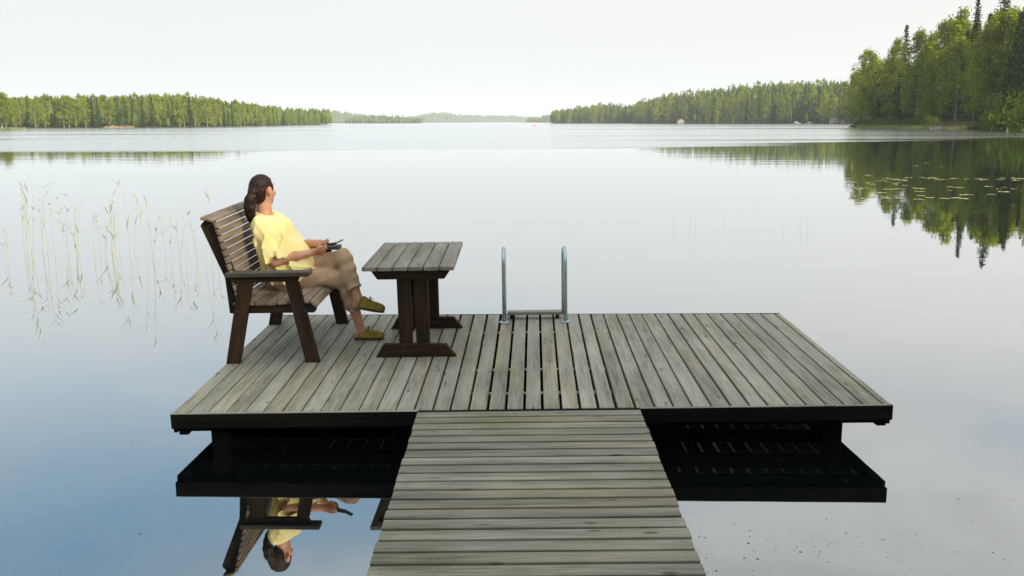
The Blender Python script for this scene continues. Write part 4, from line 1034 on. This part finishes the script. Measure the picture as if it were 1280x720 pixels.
def reed(px, py, top, label, group):
    p = at_z(px, py, 0); d = p.y; h = HC + (hor(px) - top) / FPX * d
    H, me, pts = random.choice(REED); s = max(.2, h) / H
    o = thing('reed', label, 'reed', Matrix.Translation(p) @ Matrix.Rotation(random.uniform(0, 6.28), 4, 'Z') @ Matrix.Diagonal((1, 1, s, 1)), group)
    link('stem', me, None, o)
    for q in range(random.randint(3, 6)):
        i = random.randint(3, 5); t = random.random(); a = Vector(pts[i]) * (1 - t) + Vector(pts[i + 1]) * t
        link('leaf', random.choice(BL), None, o, Matrix.Translation(a) @ Matrix.Rotation(random.uniform(0, 6.28), 4, 'Z') @ Matrix.Rotation(random.uniform(-.7, .1), 4, 'Y') @ Matrix.Scale(random.uniform(.7, 1.25), 4))
clumps = [(40, 12, 9, 212), (60, 10, 4, 228), (92, 9, 7, 222), (98, 5, 3, 245), (128, 10, 5, 232), (148, 9, 8, 216), (160, 7, 3, 216), (192, 6, 4, 236), (213, 6, 3, 240), (226, 8, 4, 240), (250, 8, 4, 236), (272, 7, 3, 232), (14, 8, 3, 246)]
for cx, sp, n, top in clumps:
    for i in range(max(2, round(n * .75))):
        reed(cx + random.gauss(0, sp * .6), random.uniform(312, 330) + (8 if cx > 185 else 0), top + random.uniform(0, 42), 'thin yellow-green reed rising from calm water left of the bench', 'reeds standing left of the bench')
for (px, py, top, bx) in ((842, 285, 255, 12), (862, 288, 254, 10), (870, 286, 256, -9), (905, 284, 262, -6), (978, 286, 258, 12), (1010, 290, 258, -8), (1000, 284, 262, 8), (945, 262, 248, 3), (1038, 262, 248, 2), (790, 262, 252, 4)):
    p = at_z(px, py, 0); h = HC + (hor(px) - top) / FPX * p.y; w_ = bx / FPX * p.y
    pts_ = [(w_ * (1 - math.cos(t)) * .6, 0, h * math.sin(t) - .05) for t in (0, .3, .6, .9, 1.2, 1.5, 1.8)]
    o = link('rush', tube_mesh('rush', pts_, [.0015, .0015, .0014, .0013, .0012, .001, .0008], 5), M_STRAW, None, Matrix.Translation(p)); tag(o, 'lone bent rush stalk in open water right of the ladder', 'rush', 'lone rushes in open water')
PADS = []
for k in range(5):
    V, F = [(0, 0, .004)], []; N = 14
    for i in range(N + 1):
        a = .18 + (2 * math.pi - .36) * i / N; r0 = 1 + .06 * math.sin(3 * a + k); V.append((r0 * math.cos(a), r0 * .92 * math.sin(a), .012 * abs(math.sin(2 * a + k)) + .004))
    for i in range(N): F.append((0, i + 1, i + 2))
    PADS.append(mesh('lily_pad', V, F, True)); PADS[-1].materials.append(M_PAD)
for i in range(90):
    row = random.random()
    if row < .42: py = random.gauss(224, .9); px = random.uniform(1150, 1310) if random.random() < .7 else random.uniform(1095, 1170)
    elif row < .62: py = random.gauss(237, 2); px = random.uniform(1065, 1300)
    elif row < .80: py = random.gauss(246, 2.5); px = random.uniform(1060, 1240)
    elif row < .94: py = random.gauss(228, 2); px = random.uniform(1060, 1130)
    else: py = random.uniform(196, 216); px = random.uniform(1090, 1300)
    p = at_z(px, py, 0); s = random.uniform(.07, .16)
    o = link('lily_pad', random.choice(PADS), None, None, Matrix.Translation(p) @ Matrix.Rotation(random.uniform(0, 6.28), 4, 'Z') @ Matrix.Diagonal((s, s, 1, 1)))
    tag(o, 'pale lily pad floating on the tree reflections at the right', 'lily pad', 'lily pads floating before the point')
V, F = [], []
spots = [(random.uniform(860, 1275), random.uniform(560, 718)) for _ in range(75)] + [(random.gauss(985, 60), random.gauss(680, 22)) for _ in range(60)] + [(random.uniform(5, 440), random.uniform(560, 718)) for _ in range(26)] + [(random.uniform(5, 210), random.uniform(400, 560)) for _ in range(12)]
for (px, py) in spots:
    p = at_z(px, py, 0); s = min(.006, .0014 + random.expovariate(1 / .0011)); o = len(V); a0 = random.uniform(0, 6)
    V.append((p.x, p.y, s * .7))
    for k in range(5): V.append((p.x + s * math.cos(a0 + k * 1.2566) * 1.4, p.y + s * math.sin(a0 + k * 1.2566), .001))
    for k in range(5): F.append((o, o + 1 + k, o + 1 + (k + 1) % 5))
tag(link('floating_seeds', mesh('floating_seeds', V, F), plain('seed_husks', (.06, .05, .03), .8)), 'dark seed specks scattered on the still water', None, None, 'stuff')

# ------------------------------------------------------------------ haze over the lake
hm = bpy.data.materials.new('lake_haze'); hm.use_nodes = True; hn = hm.node_tree.nodes; hl = hm.node_tree.links
hn.remove(hn['Principled BSDF'])
pv = hn.new('ShaderNodeVolumePrincipled'); pv.inputs['Color'].default_value = (.84, .94, 1, 1); pv.inputs['Density'].default_value = 1.3e-4
hl.new(pv.outputs[0], hn['Material Output'].inputs['Volume'])
bm = bmesh.new(); bmesh.ops.create_cube(bm, size=1); bmesh.ops.scale(bm, vec=(17000, 17000, 111), verts=bm.verts); bmesh.ops.translate(bm, vec=(0, 0, 54.0), verts=bm.verts)
tag(link('haze', bm_mesh('haze', bm), hm), 'thin summer haze over the lake', None, None, 'stuff')
